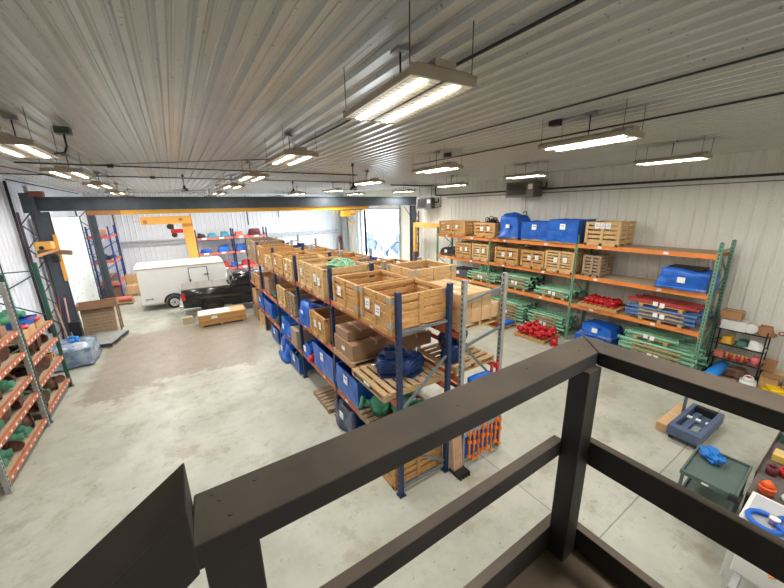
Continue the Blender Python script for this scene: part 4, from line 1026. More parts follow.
for (x, y, z, w, d, h, lb, mm) in ((-3.55, 10.95, 2.12, .35, .3, .22, 'small tan carton on the top shelf of the far left rack, near end', CARDP), (-3.62, 11.5, 2.12, .4, .5, .2, 'tan carton under the blue tray on the far left rack', CARDP),
        (-3.7, 12.25, 2.12, .5, .55, .16, 'flat tan carton at the far end of the top shelf, far left rack', CARDP), (-3.6, 8.9, 2.5, .4, .5, .3, 'grey-brown carton on the top shelf of the near left rack', CARD),
        (-3.65, 9.6, 2.5, .4, .5, .26, 'tan carton in the middle of the top shelf, near left rack', CARDP), (-3.6, 10.1, 2.5, .35, .3, .2, 'small carton at the far end of the top shelf, near left rack', CARD),
        (-3.95, 10.2, 1.98, .4, .3, .3, 'tan carton on the second shelf of the near left rack by the post', CARDP), (-3.6, 12.5, 1.02, .3, .3, .2, 'little pale carton at the far end of the third shelf', CARDP)):
    cbox((x, y, z), w, d, h, lb, m=mm, open_=h > .25)
q = MB(); q.box(-.3, .3, -.45, .45, 0, .05, BLUE)
for a in ((-.3, -.28, -.45, .45), (.28, .3, -.45, .45), (-.3, .3, -.45, -.43), (-.3, .3, .43, .45)): q.box(*a, .05, .12, BLUE)
tag(q.obj('blue_tray', loc=(-3.75, 11.75, 2.33)), 'blue shallow tray on top of the far left rack cartons', 'tray')
for k in range(2):
    q = MB(); q.sph((0, 0, .06), .14, RED, (1, 1.5, .5)); tag(q.obj('red_rag', loc=(-3.52, 11.25+k*.85, 2.30 if k == 0 else 2.29)), ['red rag at the near edge of the blue tray', 'red rag beyond the blue tray'][k], 'rag')
for k in range(4):
    dup(protos[2], (-3.85, 11.4+k*.25, 2.38), k, ['green valve in the blue tray, nearest', 'green valve in the blue tray, second', 'green valve in the blue tray, third', 'green valve in the blue tray, farthest'][k], 'green valves in the tray')
q = MB(); q.box(-.15, .15, -.2, .2, 0, .25, RED); tag(q.obj('red_box', loc=(-3.6, 9.95, 3.0), bevel=.01), 'red box hung high at the left picture edge', 'box') if False else None
# cross braces behind the left racks
t = thing('cross_brace', 'dark thin cross brace behind the far left rack upright', 'brace', (-4.32, 10.5, 2.2))
b = MB(); b.bar((0, -.1, .3), (0, 2.3, 1.2), .03, .03, CONDUIT); b.bar((0, 0, 1.2), (0, 2.25, 1.25), .03, .03, CONDUIT); b.bar((0, 0, .25), (0, 2.25, .3), .03, .03, CONDUIT); b.obj('rod', t)

# stretch wrapped load on the left floor
cover((-3.62, 15.0, 0), 1.2, 1.6, .66, 'pallet load under cloudy clear and blue plastic wrap on the left floor', m=WRAPP, seed=80, taper=.04, lump=.08, paper=None)
t = tag(heap((-3.5, 15.2, .66), .28, BRBLU2, '', n=3, r=.03, seed=81), 'bright blue hose loops lying on the wrapped load', 'hose'); t.name = 'blue_hose'
t.data.name = 'blue_hose'
q = MB(); 
cover((-3.55, 14.65, .52), .9, .7, .16, 'crumpled white sheet over the near part of the wrapped load', m=WRAPW, seed=82, base=False, paper=None, taper=.3, lump=.08, name='white_sheet', cat='sheet')
# flat pallet and tilted weathered pallets beyond
t = thing('flat_panel_stack', 'flat grey-topped panel stack lying on timber on the floor by the wrapped load', 'panel stack', (-3.08, 16.72, 0), -.25)
b = MB(); b.box(-.55, .55, -.8, .8, .06, .16, mat('navy_edge', (.02, .025, .06), .5)); b.box(-.55, .55, -.8, .8, .16, .185, GREYP); b.obj('panels', t)
b = MB()
for y in (-.7, 0, .7): b.box(-.58, .58, y-.05, y+.05, 0, .06, WOODP)
b.obj('timber_foot', t)
t = thing('tilted_pallet', 'weathered slatted pallet standing tilted behind the flat panel stack', 'pallet', (-3.25, 17.6, .1), .05)
M = Matrix.Rotation(-.38, 4, 'X')
b = MB()
for k in range(9): b.box(-.55, .5, -.02, .02, .02+k*.135, .14+k*.135, WOODG, M)
b.box(-.5, .46, .08, .1, .02, 1.15, mat('dark_board', (.10, .07, .045), .8), M)
for x in (-.5, 0, .46): b.box(x-.05, x+.05, .02, .10, 0, 1.2, WOODG, M)
b.obj('slats', t)
t = thing('wooden_tray', 'shallow brown wooden tray resting on top of the tilted pallet', 'tray', (-3.2, 18.15, 1.18), .05)
b = MB(); b.box(-.75, .6, -.4, .4, 0, .03, WOODG); b.box(-.75, .6, -.4, -.37, .03, .2, CARD); b.box(-.75, .6, .37, .4, .03, .2, CARD); b.box(-.75, -.72, -.4, .4, .03, .2, CARD); b.box(.57, .6, -.4, .4, .03, .2, CARD); b.obj('tray_body', t)
b = MB()
for x in (-.7, .55):
    for y in (-.35, .35): b.box(x-.03, x+.03, y-.03, y+.03, -1.18, 0, WOODG)
b.obj('leg', t)
q = MB(); q.bar((0, 0, 0), (-.05, -.12, .62), .09, .05, YEL); tag(q.obj('yellow_strip', loc=(-3.82, 17.3, 1.15)), 'yellow strip leaning beside the wooden tray', 'strip')
q = MB(); q.box(-.15, .18, -.15, .15, 0, 1.1, BLACK); tag(q.obj('black_bin', loc=(-3.75, 16.4, 0), bevel=.02), 'black upright bin between the column and the tilted pallet', 'bin')
for k, (x, y, mm, lb) in enumerate(((-4.0, 16.1, MAROON, 'maroon pole leaning against the left column, left of three'), (-3.88, 16.25, mat('pink_pole', (.45, .22, .22), .5), 'pinkish pole leaning against the left column, middle'), (-3.95, 16.45, BLACK, 'black pole leaning against the left column, rear'), (-4.1, 15.95, WOODG, 'thin timber pole leaning by the left column'))):
    q = MB(); q.cyl((.12*k-.1, -.15, 0), (.02, .32, 2.1-.1*k), .03, mm, 8); tag(q.obj('leaning_pole', loc=(x, y, 0)), lb, 'pole')

# back bay left: red rolls on pallets, boxes
pallet((-3.3, 23.65, 0), 1.3, 1.1, 'pallet under the salmon red roll in the back left bay')
q = MB(); q.cyl((-.65, -.2, .13), (.6, -.2, .13), .13, PINKR, 14); q.cyl((-.65, .1, .13), (.6, .1, .13), .13, PINKR, 14); tag(q.obj('red_roll', loc=(-3.3, 23.65, .13)), 'salmon red rolls lying on the back left pallet', 'roll')
cbox((-3.7, 25.4, 0), .9, .7, .75, 'dark brown carton under the far left rack', m=CARD)
pallet((-2.6, 25.9, 0), 1.1, 1.1, 'tan pallet on the floor beside the far left rack', m=WOODP)
cbox((-2.7, 25.9, .13), .8, .8, .5, 'tan carton on the pallet beside the far left rack', m=CARDP)
cbox((-2.75, 27.2, 0), .9, .7, 1.1, 'tall tan carton against the far wall behind the trailer end', m=CARDP)
t = thing('far_shelf_goods', 'dark parts heaped on the middle shelf of the far left rack', 'parts', (-3.7, 26.0, 2.35))
b = MB(); random.seed(4)
for k in range(8): b.sph((random.uniform(-.3, .3), random.uniform(-.8, .8), .1), .13, BLUEM if k % 2 else BLACK)
b.obj('part', t)
cbox((-3.7, 25.6, 3.75), .7, .8, .4, 'pale pink carton on top of the far left rack', m=mat('pink_carton', (.6, .35, .28), .8))
cbox((-3.7, 26.2, 1.0), .7, 1.0, .35, 'brown carton on the low shelf of the far left rack', m=CARD)

# goods on the far wall rack
def lump(name, loc, w, d, h, mm, lb, seed, cat='part'):
    return cover(loc, w, d, h, lb, m=mm, seed=seed, base=False, paper=None, taper=.25, lump=.08, name=name, cat=cat)
for k, (x, z, w, h, mm, lb) in enumerate((
    (1.45, 3.18, .5, .22, BLACK, 'dark part first from the left on the far rack top shelf'), (2.1, 3.18, .6, .3, TEAL, 'teal machine part on the far rack top shelf, left bay'),
    (2.95, 3.18, .6, .32, TEAL, 'teal machine part on the far rack top shelf by the white box'), (3.9, 3.18, .55, .3, PINKR, 'red machine part on the far rack top shelf, right bay'),
    (5.0, 3.18, .9, .42, MAROON, 'purple red machine part at the right end of the far rack top shelf'),
    (1.6, 2.1, .8, .25, BLUE, 'small blue tarp on the far rack middle shelf, left'), (2.75, 2.1, .9, .42, BLUE, 'large blue tarp on the far rack middle shelf'), (4.0, 2.1, .9, .5, BLUED, 'dark blue load on the far rack middle shelf, right'),
    (2.6, .95, .7, .3, RED, 'red part on the far rack lower shelf, left'), (3.3, .95, .4, .3, BLUE, 'small blue part on the far rack lower shelf'), (4.3, .95, 1.0, .35, RED, 'red parts heap on the far rack lower shelf, right'),
    (2.2, 0, 1.0, .6, BLUE, 'blue tarp on the floor under the far rack'))):
    lump('machine_part', (1.0+x-.95+.0, 27.4, z), w, .7, h, mm, lb, 100+k)
cbox((5.0, 27.4, 2.1), .6, .6, .6, 'pale pink carton on the far rack middle shelf right end', m=mat('pink_carton', (.6, .35, .28), .8))

# ------------------------------------------------------------------ trailer
t = thing('cargo_trailer', 'white enclosed cargo trailer parked against the back of the hall', 'trailer', (0, 20.75, 0))
b = MB(); b.prism([(-2.02, .33), (1.75, .33), (2.0, 1.0), (2.08, 1.9), (2.0, 2.22), (-2.0, 2.22)], 0, 2.1, WHITE); b.obj('body', t, bevel=.015)
b = MB(); b.prism([(0-.01, 2.2), (.12, 2.34), (1.98, 2.34), (2.11, 2.2)], -2.07, 1.95, mat('trailer_roof', (.80, .76, .66), .4), axis='X'); b.obj('roof', t)
b = MB(); b.box(-2.06, 2.03, -.012, 0, 2.18, 2.24, mat('trailer_trim', (.5, .48, .44), .35, .6)); b.box(-2.03, 1.72, -.012, 0, .30, .38, mat('trailer_trim', (.5, .48, .44), .35, .6)); b.obj('trim', t)
b = MB(); b.box(1.78, 2.12, .3, 1.8, .8, 1.9, mat('nose_blue_white', (.7, .78, .9), .3)) ; b.obj('nose_panel', t, bevel=.05)
dr = MB(); dr.box(.25, 1.12, -.016, -.004, .7, 2.06, mat('trailer_door_white', (.74, .74, .73), .4)); do = dr.obj('door', t)
b = MB()
for a in ((.23, .26, .7, 2.08), (1.11, 1.14, .7, 2.08)): b.box(a[0], a[1], -.02, -.006, a[2], a[3], BLACK)
b.box(.23, 1.14, -.02, -.006, 2.05, 2.08, BLACK); b.obj('door_seal', do)
b = MB(); b.box(.95, 1.18, -.04, -.015, 1.62, 1.67, BLACK); b.box(.22, .3, -.03, -.01, 1.35, 1.45, BLACK); b.obj('door_latch', do)
def wheel(parent, x, y, r=.34, w=.22, inv=None, rim=CHROME):
    b = MB(); b.tor((x, y+w/2, r), r-.09, .09, RUBBER, 'Y', 28, 10); b.cyl((x, y+.03, r), (x, y+w-.03, r), r-.1, RUBBER, 24); wo = b.obj('wheel', parent)
    b = MB(); b.cyl((x, y-.005, r), (x, y+.04, r), r-.13, rim, 20); b.cyl((x, y-.03, r), (x, y, r), .05, BLACK, 10)
    for k in range(6): a = k*PI/3; b.sph((x+math.cos(a)*.13, y-.006, r+math.sin(a)*.13), .03, BLACK, u=6, v=4)
    b.obj('hub', wo)
wheel(t, -.62, -.16)
wheel(t, -.62, 2.04)
b = MB(); b.tor((-.62, -.06, .36), .42, .05, BLACK, 'Y', 16, 8, PI); b.obj('fender', t)
b = MB(); b.box(-1.95, 1.7, .15, 1.95, .24, .33, BLACK); b.obj('chassis', t)
b = MB()
for (x0, z0, x1, z1) in ((-1.86, .66, -1.81, .60), (-1.81, .60, -1.76, .66), (-1.76, .66, -1.71, .60), (-1.68, .63, -1.62, .63), (-1.59, .67, -1.52, .63), (-1.59, .63, -1.52, .59), (-1.59, .59, -1.52, .63)):
    b.bar((x0, -.017, z0), (x1, -.017, z1), .02, .02, INK)
b.obj('maker_mark', t)

# ------------------------------------------------------------------ pickup
t = thing('pickup_truck', 'black pickup truck with a grey bed cover parked beside the trailer', 'truck', (-.22, 18.85, 0), -.03)
W = .96
def loft(b, secs, m, smooth=True):
    """secs: list of (x, [(y,z)...]) rings joined along x"""
    i = b.mi(m); rings = [[b.bm.verts.new((x, y, z)) for (y, z) in r] for x, r in secs]
    for A, B in zip(rings, rings[1:]):
        for k in range(len(A)):
            f = b.bm.faces.new((A[k], A[(k+1) % len(A)], B[(k+1) % len(A)], B[k])); f.material_index = i; f.smooth = smooth
    for r in (rings[0], rings[-1]):
        f = b.bm.faces.new(r); f.material_index = i
def ring(w0, w1, z0, z1, zm=None):
    zm = zm or z0+(z1-z0)*.55
    return [(-w0, z0), (-w1-.0, zm), (-w1+.04, z1-.04), (-w1+.10, z1), (w1-.10, z1), (w1-.04, z1-.04), (w1, zm), (w0, z0)]
b = MB(); loft(b, [(0, ring(.86, .92, .62, 1.38)), (.06, ring(.90, W, .55, 1.42)), (1.0, ring(.92, W, .50, 1.42)), (2.05, ring(.92, W, .45, 1.42)), (2.1, ring(.92, W, .40, 1.34)), (4.1, ring(.92, W, .40, 1.26)), (4.2, ring(.92, W, .45, 1.26)), (5.5, ring(.90, .93, .45, 1.14)), (5.8, ring(.80, .82, .50, 1.0))], CARBLK); b.obj('body', t)
b = MB(); loft(b, [(2.08, ring(.90, .92, 1.2, 1.38)), (2.34, ring(.90, .84, 1.2, 1.93)), (3.5, ring(.90, .82, 1.2, 1.97)), (4.25, ring(.88, .86, 1.2, 1.27))], CARBLK); b.obj('cab', t)
b = MB()
for s_ in (-1, 1):
    b.prism([(2.42, 1.38), (3.05, 1.38), (3.05, 1.76), (2.48, 1.76)], s_*.80, s_*.895, GLASSD); b.prism([(3.12, 1.38), (3.85, 1.38), (3.5, 1.76), (3.12, 1.76)], s_*.80, s_*.895, GLASSD)
b.obj('side_window', t)
b = MB(); b.prism([(-.62, 1.47), (.62, 1.47), (.58, 1.83), (-.58, 1.83)], 2.16, 2.20, GLASSD, axis='X'); b.obj('rear_window', t)
b = MB(); b.box(.02, 2.04, -.88, .88, 1.41, 1.455, TONNEAU)
for x in (.7, 1.38): b.box(x-.01, x+.01, -.88, .88, 1.455, 1.46, BLACK)
b.obj('bed_cover', t, bevel=.01)
for s_ in (-1, 1):
    b = MB(); b.box(-.02, .14, s_*W-.10 if s_ > 0 else -W-.015, s_*W+.015 if s_ > 0 else -W+.10, .95, 1.30, TAILR); b.obj('tail_lamp', t, bevel=.015)
b = MB(); b.box(-.16, .04, -.9, .9, .52, .70, CHROME); b.obj('rear_bumper', t, bevel=.03)
b = MB()
for s_ in (-1, 1): b.box(3.55, 3.75, s_*1.0-.12 if s_ > 0 else -1.12, s_*1.12 if s_ > 0 else -.98+.06, 1.3, 1.52, CARBLK)
b.obj('mirror', t, bevel=.03)
for x in (1.22, 4.95):
    for s_ in (-1, 1):
        wheel(t, x, (-W+.01) if s_ < 0 else W-.25, .39, .24, rim=mat('dark_alloy', (.06, .06, .065), .4, .5))
        b = MB(); b.cyl((x, s_*(W-.11), .42), (x, s_*(W-.02)+s_*.012, .42), .47, DARKIN, 24); b.obj('wheel_arch', t)
        b = MB(); b.tor((x, s_*(W-.0), .42), .47, .035, CARBLK, 'Y', 16, 6, PI); b.obj('arch_lip', t)

# long crate on the floor
t = thing('long_wooden_box', 'long flat pine shipping box with white paper on top, on the floor before the pickup', 'box', (1.2, 16.6, 0), -.03)
b = MB(); b.box(-.94, .97, -.46, .46, .08, .52, WOOD); b.box(-.96, .99, -.48, .48, .50, .56, WOODB); b.box(-.96, .99, -.485, -.46, .27, .33, WOOD); b.obj('case', t)
b = MB()
for x in (-.85, -.05, .88): b.box(x-.05, x+.05, -.44, .44, 0, .08, WOODP)
b.obj('skid', t)
b = MB(); b.box(-.92, .35, -.42, .38, .56, .566, PAPER); b.obj('top_sheet', t)
b = MB(); b.box(-.45, -.2, -.487, -.481, .36, .48, PAPER); b.obj('paper_label', t)
cbox((-.15, 17.35, 0), .42, .3, .3, 'small tan block by the pickup rear wheel', m=mat('tan_block', (.45, .36, .25), .8), name='small_box')

# outside the doorway: two parked pale machines
t = thing('compact_loader', 'compact loader washed out by daylight outside the doorway, left one', 'loader', (18.5, 33.5, -.05), .4)
def loader(t, mm):
    b = MB(); b.box(-.9, .9, -.6, .6, .5, 1.5, mm); b.obj('chassis', t, bevel=.08)
    b = MB(); b.box(-.4, .4, -.45, .45, 1.5, 2.4, mm); b.obj('cab', t, bevel=.05)
    b = MB(); b.bar((.2, -.7, 1.6), (1.4, -.7, .6), .12, .2, mm); b.bar((.2, .7, 1.6), (1.4, .7, .6), .12, .2, mm); b.box(1.3, 1.7, -.8, .8, .1, .7, mm); b.obj('bucket', t)
    for x in (-.6, .6):
        for y in (-.75, .75):
            b = MB(); b.cyl((x, y-.12, .4), (x, y+.12, .4), .4, BLUG, 18); b.obj('wheel', t)
PALE = mat('pale_blue_machine', (.035, .05, .075), .7)
loader(t, PALE)
t = thing('compact_loader', 'compact loader washed out by daylight outside the doorway, right one', 'loader', (19.5, 28.6, -.05), 2.0); loader(t, PALE)

# ------------------------------------------------------------------ right floor: service cart
t = thing('service_cart', 'grey-green plastic two shelf cart standing on the floor behind the railing', 'cart', (6.66, .90, 0), .03)
hx, hy = .50, .325
def tray(z, name):
    b = MB(); b.box(-hx, hx, -hy, hy, z-.03, z, CARTG)
    for a in ((-hx, -hx+.03, -hy, hy), (hx-.03, hx, -hy, hy), (-hx+.03, hx-.03, -hy, -hy+.03), (-hx+.03, hx-.03, hy-.03, hy)): b.box(*a, z, z+.04, CARTG)
    pass
    return b.obj(name, t, bevel=.006)
tray(.84, 'top_shelf'); tray(.28, 'lower_shelf')
for x in (-hx+.035, hx-.035):
    for y in (-hy+.035, hy-.035):
        b = MB(); b.box(x-.02, x+.02, y-.02, y+.02, .25, .81, CARTG); b.obj('leg', t, bevel=.004)
        b = MB(); b.tor((x, y, .065), .045, .02, RUBBER, 'Y', 14, 8); b.cyl((x, y-.015, .065), (x, y+.015, .065), .04, BLACK, 12); b.box(x-.02, x+.02, y-.025, y+.025, .10, .17, TIN); b.obj('caster', t)
b = MB(); b.box(hx-.05, hx+.03, -hy+.01, -hy+.12, .70, .86, BLACK) if False else b.box(-hx-.04, -hx+.03, -hy-.02, -hy+.09, .79, .88, BLACK); b.obj('corner_holder', t, bevel=.01)
b = MB(); b.box(-hx-.006, -hx-.001, -.02, .06, .815, .845, PAPER); b.obj('paper_label', t)
b = MB(); r = bmesh.ops.create_icosphere(b.bm, subdivisions=4, radius=.5)
for v in b.bm.verts:
    n_ = noise.noise(v.co*3.5); n2 = noise.noise(v.co*9)
    v.co = Vector((v.co.x*.34, v.co.y*.26, (v.co.z+.42)*.17))*(1+.5*n_)+Vector((n2*.05, n2*.04, n2*.04)); v.co.z = max(0, v.co.z)
b._fin(b.bm.verts[:], BRBLU, True)
tag(b.obj('blue_rag', loc=(6.90, 1.02, .842), rz=.5), 'crumpled bright blue rag on the far corner of the cart', 'rag')

# slate blue lift cart and long tan carton
t = thing('lift_cart', 'slate blue steel lift cart on the floor under the right railing', 'cart', (9.02, 1.70, 0), -.02)
b = MB(); b.box(-.72, .72, -.28, .28, .12, .16, BLUG); b.box(-.72, -.55, -.28, .28, .16, .34, BLUG); b.box(-.55, .72, -.28, -.18, .16, .34, BLUG); b.box(-.55, .72, .20, .28, .16, .34, BLUG); b.box(.60, .72, -.18, .20, .16, .34, BLACK); b.obj('platform_frame', t, bevel=.008)
b = MB(); b.box(-.50, -.05, -.12, .0, .16, .2, mat('steel_plate_pale', (.35, .40, .36), .4, .5)); b.box(-.50, .55, .04, .16, .16, .22, BLUG); b.obj('deck_plate', t)
b = MB()
for y in (-.15, .02, .17): b.box(.12, .2, y-.05, y+.03, .225, .26, PAPER)
b.obj('lug', t)
b = MB(); b.box(-.15, -.05, .3, .36, .1, .95, BLUG) if False else b.bar((.25, .31, .2), (.25, .31, .75), .05, .05, BLUG); b.obj('handle', t)
for x in (-.6, .6):
    for y in (-.22, .22):
        b = MB(); b.cyl((x, y-.03, .06), (x, y+.03, .06), .06, BLACK, 14); b.obj('caster', t)
t = cbox((9.12, 2.12, .0), 1.3, .2, .2, 'long tan carton lying beside the slate blue lift cart', m=CARDP, rz=-.02, name='long_carton')

# ------------------------------------------------------------------ wire shelf against the right wall
t = thing('wire_shelf', 'black wire shelving unit against the right wall past the green rack', 'shelf', (12.85, 1.95, 0))
for x in (-.25, .25):
    for y in (-.5, .5):
        b = MB(); b.cyl((x, y, 0), (x, y, 1.62), .016, BLACK, 8); b.obj('post', t)
for z in (.15, .62, 1.06, 1.5):
    b = MB()
    for x in (-.26, .26): b.box(x-.006, x+.006, -.52, .52, z-.03, z, BLACK)
    for y in (-.52, .52): b.box(-.26, .26, y-.006, y+.006, z-.03, z, BLACK)
    for k in range(26): b.box(-.26, .26, -.5+k*.04-.002, -.5+k*.04+.002, z-.006, z, BLACK)
    b.obj('wire_tray', t)
cbox((12.85, 2.22, 1.78), .38, .42, .22, 'open brown carton on top of the white box, wire shelf top', m=mat('carton_brown', (.42, .22, .10), .8), open_=False)
cbox((12.8, 2.12, 1.5), .42, .5, .26, 'white carton on the wire shelf top', m=WHITE, name='white_carton')
q = MB(); q.cyl((-.06, 0, .13), (.05, 0, .13), .13, WHITE, 20); tag(q.obj('white_reel', loc=(12.68, 1.78, 1.5)), 'white round reel standing on the wire shelf top', 'reel')
lump('brown_bag', (12.85, 1.55, 1.5), .4, .34, .24, mat('bag_brown', (.35, .16, .08), .7), 'brown bag at the right end of the wire shelf top', 130, 'bag')
lump('yellow_tool', (12.8, 2.2, 1.06), .2, .22, .16, YEL, 'yellow tool on the second shelf of the wire unit', 131, 'tool')
lump('white_rag', (12.8, 1.6, 1.06), .25, .3, .14, WHITE, 'white rag at the right of the second wire shelf', 132, 'rag')
lump('green_bundle', (12.8, 1.88, 1.06), .25, .25, .12, GREEND, 'dark green bundle in the middle of the second wire shelf', 133, 'bundle')
for k in range(6):
    q = MB(); q.cyl((0, 0, 0), (0, 0, .15), .035, PINKR if k % 2 else RED, 12); q.cyl((0, 0, .15), (0, 0, .2), .03, YEL, 12, .015); tag(q.obj('spray_can', loc=(12.68, 1.72+k*.078, .62)), ['red spray can with a yellow cap in the row on the third wire shelf'][0], 'spray can', 'spray cans on the wire shelf')
cbox((12.75, 2.28, .62), .2, .2, .18, 'pink and white carton left of the spray cans', m=PINKR, name='small_carton')
q = MB(); q.cyl((0, 0, 0), (0, 0, .24), .1, mat('coral_plastic', (.7, .15, .15), .5), 16); tag(q.obj('red_jug', loc=(12.72, 1.55, .62)), 'coral red tub right of the spray cans', 'tub')
lump('dark_tools', (12.8, 2.0, .15), .35, .8, .2, RUST, 'dark tools heaped on the lowest wire shelf', 134, 'tools')
t = thing('wall_dispenser', 'white wall box with a red mark right of the wire shelf', 'dispenser', (13.2, 1.6, 1.42))
b = MB(); b.box(-.1, .06, -.2, .2, 0, .17, WHITE); b.obj('casing', t, bevel=.01)
b = MB(); b.tor((-.03, -.32, .1), .05, .014, RED, 'X', 12, 6); b.tor((-.03, -.42, .12), .04, .012, RED, 'X', 12, 6, 4); b.obj('red_mark', t)
# floor things by the right wall
q = MB(); q.cyl((0, 0, .15), (1.1, -.12, .34), .15, BRBLU2, 20); q.cyl((1.1, -.12, .34), (1.11, -.12, .34), .12, INK, 20); tag(q.obj('foam_roll', loc=(11.75, 2.28, 0)), 'bright blue foam roll lying at the foot of the green rack', 'roll')
lump('brown_rag', (12.45, 1.95, 0), .35, .5, .14, mat('bag_brown', (.35, .16, .08), .7), 'brown rag bundle on the floor before the wire shelf', 140, 'rag')
lump('red_rag', (12.35, 2.2, 0), .25, .25, .14, RED, 'red rag bundle beside the blue foam roll', 141, 'rag')
t = thing('white_jug', 'white plastic jug with red cap on the floor by the right wall', 'jug', (12.2, 1.52, 0))
b = MB(); b.cyl((0, 0, 0), (0, 0, .36), .16, WHITE, 20); b.cyl((0, 0, .36), (0, 0, .43), .16, WHITE, 20, .05); b.obj('bottle', t)
b = MB(); b.cyl((0, 0, .42), (0, 0, .47), .045, RED, 12); b.obj('cap', t)
b = MB(); b.tor((.02, 0, .39), .09, .016, WHITE, 'X', 12, 6, PI); b.obj('handle', t)
t = thing('yellow_case', 'yellow plastic case on the floor at the right picture edge', 'case', (12.45, 1.06, 0), .5)
b = MB(); b.box(-.25, .2, -.2, .2, 0, .16, mat('bright_yellow', (.9, .62, .01), .4)); b.obj('case_body', t, bevel=.03)
b = MB(); b.box(-.255, -.25, -.1, .1, .06, .09, INK); b.obj('slot', t)
b = MB(); b.box(-.1, .25, -.22, .1, .16, .24, mat('bright_yellow', (.9, .62, .01), .4)); b.obj('lid', t, bevel=.03)
cbox((12.85, 1.22, 0), .42, .36, .42, 'open tan carton on the floor beside the jug', m=CARDP, open_=True)
q = MB(); q.bar((0, 0, 0), (.12, 0, .32), .28, .01, mat('carton_brown', (.42, .22, .10), .8), up=(1, 0, 0)); tag(q.obj('cardboard_flap', loc=(13.0, 1.34, .46)), 'brown cardboard sheet sticking up behind the tan carton', 'cardboard')
cbox((12.8, .78, 0), .45, .4, .3, 'tan carton with red parts at the right picture edge', m=CARDP, open_=True)
heap((12.8, .78, .16), .16, RED, 'red parts lying in the carton at the right edge', n=8, name='red_parts', cat='parts', seed=90, r=.03)

# ------------------------------------------------------------------ bench under the viewer's right
t = thing('metal_bench', 'dark metal bench below the right railing crowded with small goods', 'bench', (7.9, .18, 0))
b = MB(); b.box(-1.45, 1.1, -.42, .34, .82, .86, mat('bench_top', (.14, .12, .11), .5, .2, var=.2)); b.obj('bench_top', t)
b = MB(); b.box(-.85, 1.1, .34, .36, .70, .90, mat('bench_edge_maroon', (.06, .025, .03), .5)); b.obj('edge_angle', t)
for x in (-1.4, 1.05):
    for y in (-.38, .31): b = MB(); b.box(x-.03, x+.03, y-.03, y+.03, 0, .82, BLACK); b.obj('leg', t)
t = thing('white_carton', 'tall white carton with grey print, beside the orange jar', 'box', (6.0, .06, 0))
b = MB(); b.box(-.42, .40, -.42, .40, 0, .95, WHITE); b.obj('box_body', t, bevel=.008)
b = MB()
for k in range(9): b.box(-.30+k*.045, -.285+k*.045, -.05, .28, .951, .953, mat('print_grey', (.3, .33, .36), .6))
for k in range(3): b.box(-.1, .0+k*.02, -.12-k*.06, -.085-k*.06, .951, .953, mat('print_slate', (.08, .12, .2), .6))
b.box(-.36, .36, -.38, .36, .9502, .9508, mat('print_panel_grey', (.42, .44, .47), .6)); b.obj('printed_lines', t)
t = thing('orange_jar', 'orange cone-topped jar standing next to the tall white carton', 'jar', (6.60, .36, .862))
b = MB(); b.cyl((0, 0, 0), (0, 0, .10), .085, mat('jar_brown', (.35, .06, .02), .4), 20); b.obj('jar_body', t)
b = MB(); b.cyl((0, 0, .10), (0, 0, .15), .095, mat('hot_orange', (.95, .12, .02), .4), 20, .088); b.cyl((0, 0, .15), (0, 0, .23), .088, mat('hot_orange', (.95, .12, .02), .4), 20, .02); b.obj('cone_lid', t)
q = MB(); q.cyl((0, 0, 0), (0, 0, .05), .10, mat('lid_pale_green', (.45, .6, .5), .4), 20); q.cyl((0, 0, .05), (0, 0, .07), .075, WHITE, 20); tag(q.obj('round_tin', loc=(6.68, .12, .862)), 'round tin with pale lid beside the orange jar', 'tin')
t = thing('open_carton', 'white open carton in front of the grey printed carton', 'box', (5.42, .04, 0))
b = MB()
for a in ((-.13, -.11, -.42, .36), (.11, .13, -.42, .36), (-.11, .11, -.42, -.40), (-.11, .11, .34, .36)): b.box(*a, 0, .90, WHITE)
b.box(-.11, .11, -.40, .34, .70, .72, WHITE); b.obj('box_body', t)
q = MB(); q.tor((0, 0, .0), .16, .032, BLUE, 'Z', 22, 8, 4.6); q.tor((.10, -.25, .02), .17, .036, BLUE, 'Z', 22, 8, 3.3); tag(q.obj('blue_hose_coil', loc=(5.80, .24, .99)), 'thick bright blue hose coil on the tall printed carton', 'hose')
q = MB(); q.cyl((0, 0, 0), (0, 0, .09), .045, mat('spool_purple', (.25, .15, .3), .5), 16); q.cyl((0, 0, .09), (0, 0, .10), .05, WHITE, 16); tag(q.obj('spool', loc=(5.86, .18, .955)), 'small spool with a white top inside the blue hose coil', 'spool')
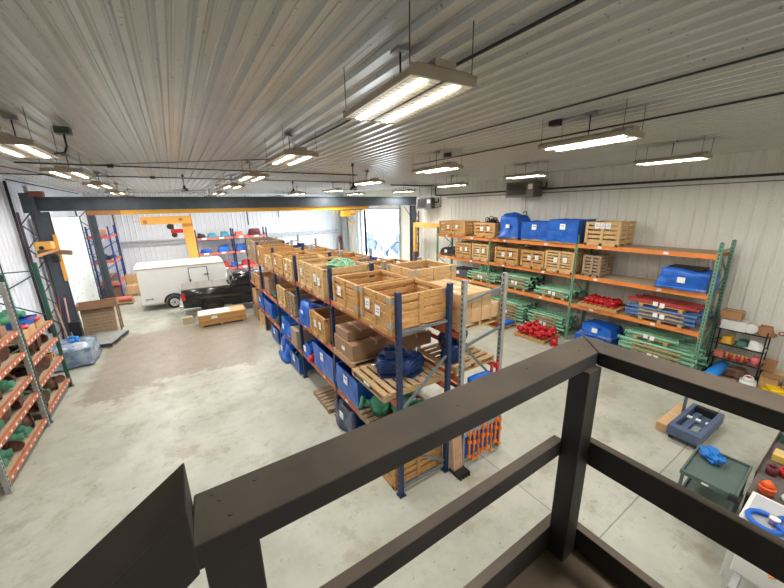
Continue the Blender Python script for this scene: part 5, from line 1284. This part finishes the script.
for k, (x, y, mm, w, h, lb) in enumerate(((7.2, .40, MAROON, .13, .18, 'dark red bottle at the near end of the dark bench'), (7.3, .28, RED, .13, .16, 'red bottle behind the dark red one on the bench'), (7.75, .40, mat('jar_yellow', (.75, .5, .12), .5), .24, .12, 'yellow carton on the dark bench'), (7.55, .32, BLUE, .08, .24, 'blue tube standing before the yellow carton'), (8.5, .38, GREEND, .3, .16, 'dark green tray at the far end of the bench'), (7.25, .14, PINKR, .13, .13, 'salmon jar at the rear of the bench'), (7.5, .1, WHITE, .10, .18, 'white bottle at the rear of the bench'))):
    if 'carton' in lb or 'tray' in lb: cbox((x, y-.05, .86), w, w, h, lb, m=mm, name='small_carton')
    else:
        q = MB(); q.cyl((0, 0, 0), (0, 0, h*.75), w/2, mm, 14); q.cyl((0, 0, h*.75), (0, 0, h), w/4, mm, 12); tag(q.obj('bottle', loc=(x, y, .86)), lb, 'bottle')
# white cabinet lower right
t = thing('white_cabinet', 'white cabinet cut by the lower right corner of the picture', 'cabinet', (4.85, .05, 0))
b = MB(); b.box(.18, .30, -.55, .30, .66, .90, WHITE); b.obj('cabinet_body', t, bevel=.01)
b = MB()
for a in ((-.1, .3, .20, .26), (-.1, .3, -.5, -.44)): b.box(*a, .60, .66, GREYP)
b.box(-.1, -.04, -.44, .20, .60, .66, GREYP)
for x in (-.1, .24):
    for y in (-.5, .20): b.box(x, x+.06, y, y+.06, 0, .60, GREYP)
b.obj('grey_frame', t)
b = MB(); b.bar((.14, .02, .91), (.30, -.16, .91), .03, .015, ORGT); b.obj('orange_strap', t)

# ------------------------------------------------------------------ light from outside, camera, view
w = bpy.data.worlds.new('sky'); S.world = w; w.use_nodes = True
bg = w.node_tree.nodes['Background']; bg.inputs[0].default_value = (0.82, 0.90, 1.0, 1); bg.inputs[1].default_value = 15.0
cam = bpy.data.cameras.new('camera'); co = bpy.data.objects.new('camera', cam); C.objects.link(co); S.camera = co
cam.sensor_width = 36; cam.lens = 36*329.2/784; cam.clip_start = .02; cam.clip_end = 300
yaw, pitch, roll = .5698, .25676, -.0210
fw = Vector((math.sin(yaw)*math.cos(pitch), math.cos(yaw)*math.cos(pitch), -math.sin(pitch)))
rt = Vector((math.cos(yaw), -math.sin(yaw), 0)); up = rt.cross(fw)
r2 = math.cos(roll)*rt + math.sin(roll)*up; u2 = -math.sin(roll)*rt + math.cos(roll)*up
co.matrix_world = Matrix(((r2.x, u2.x, -fw.x, 0), (r2.y, u2.y, -fw.y, 0), (r2.z, u2.z, -fw.z, 5.0), (0, 0, 0, 1)))
S.view_settings.view_transform = 'Standard'; S.view_settings.look = 'None'; S.view_settings.gamma = 1; S.view_settings.use_curve_mapping = False
S.view_settings.exposure = 0.32
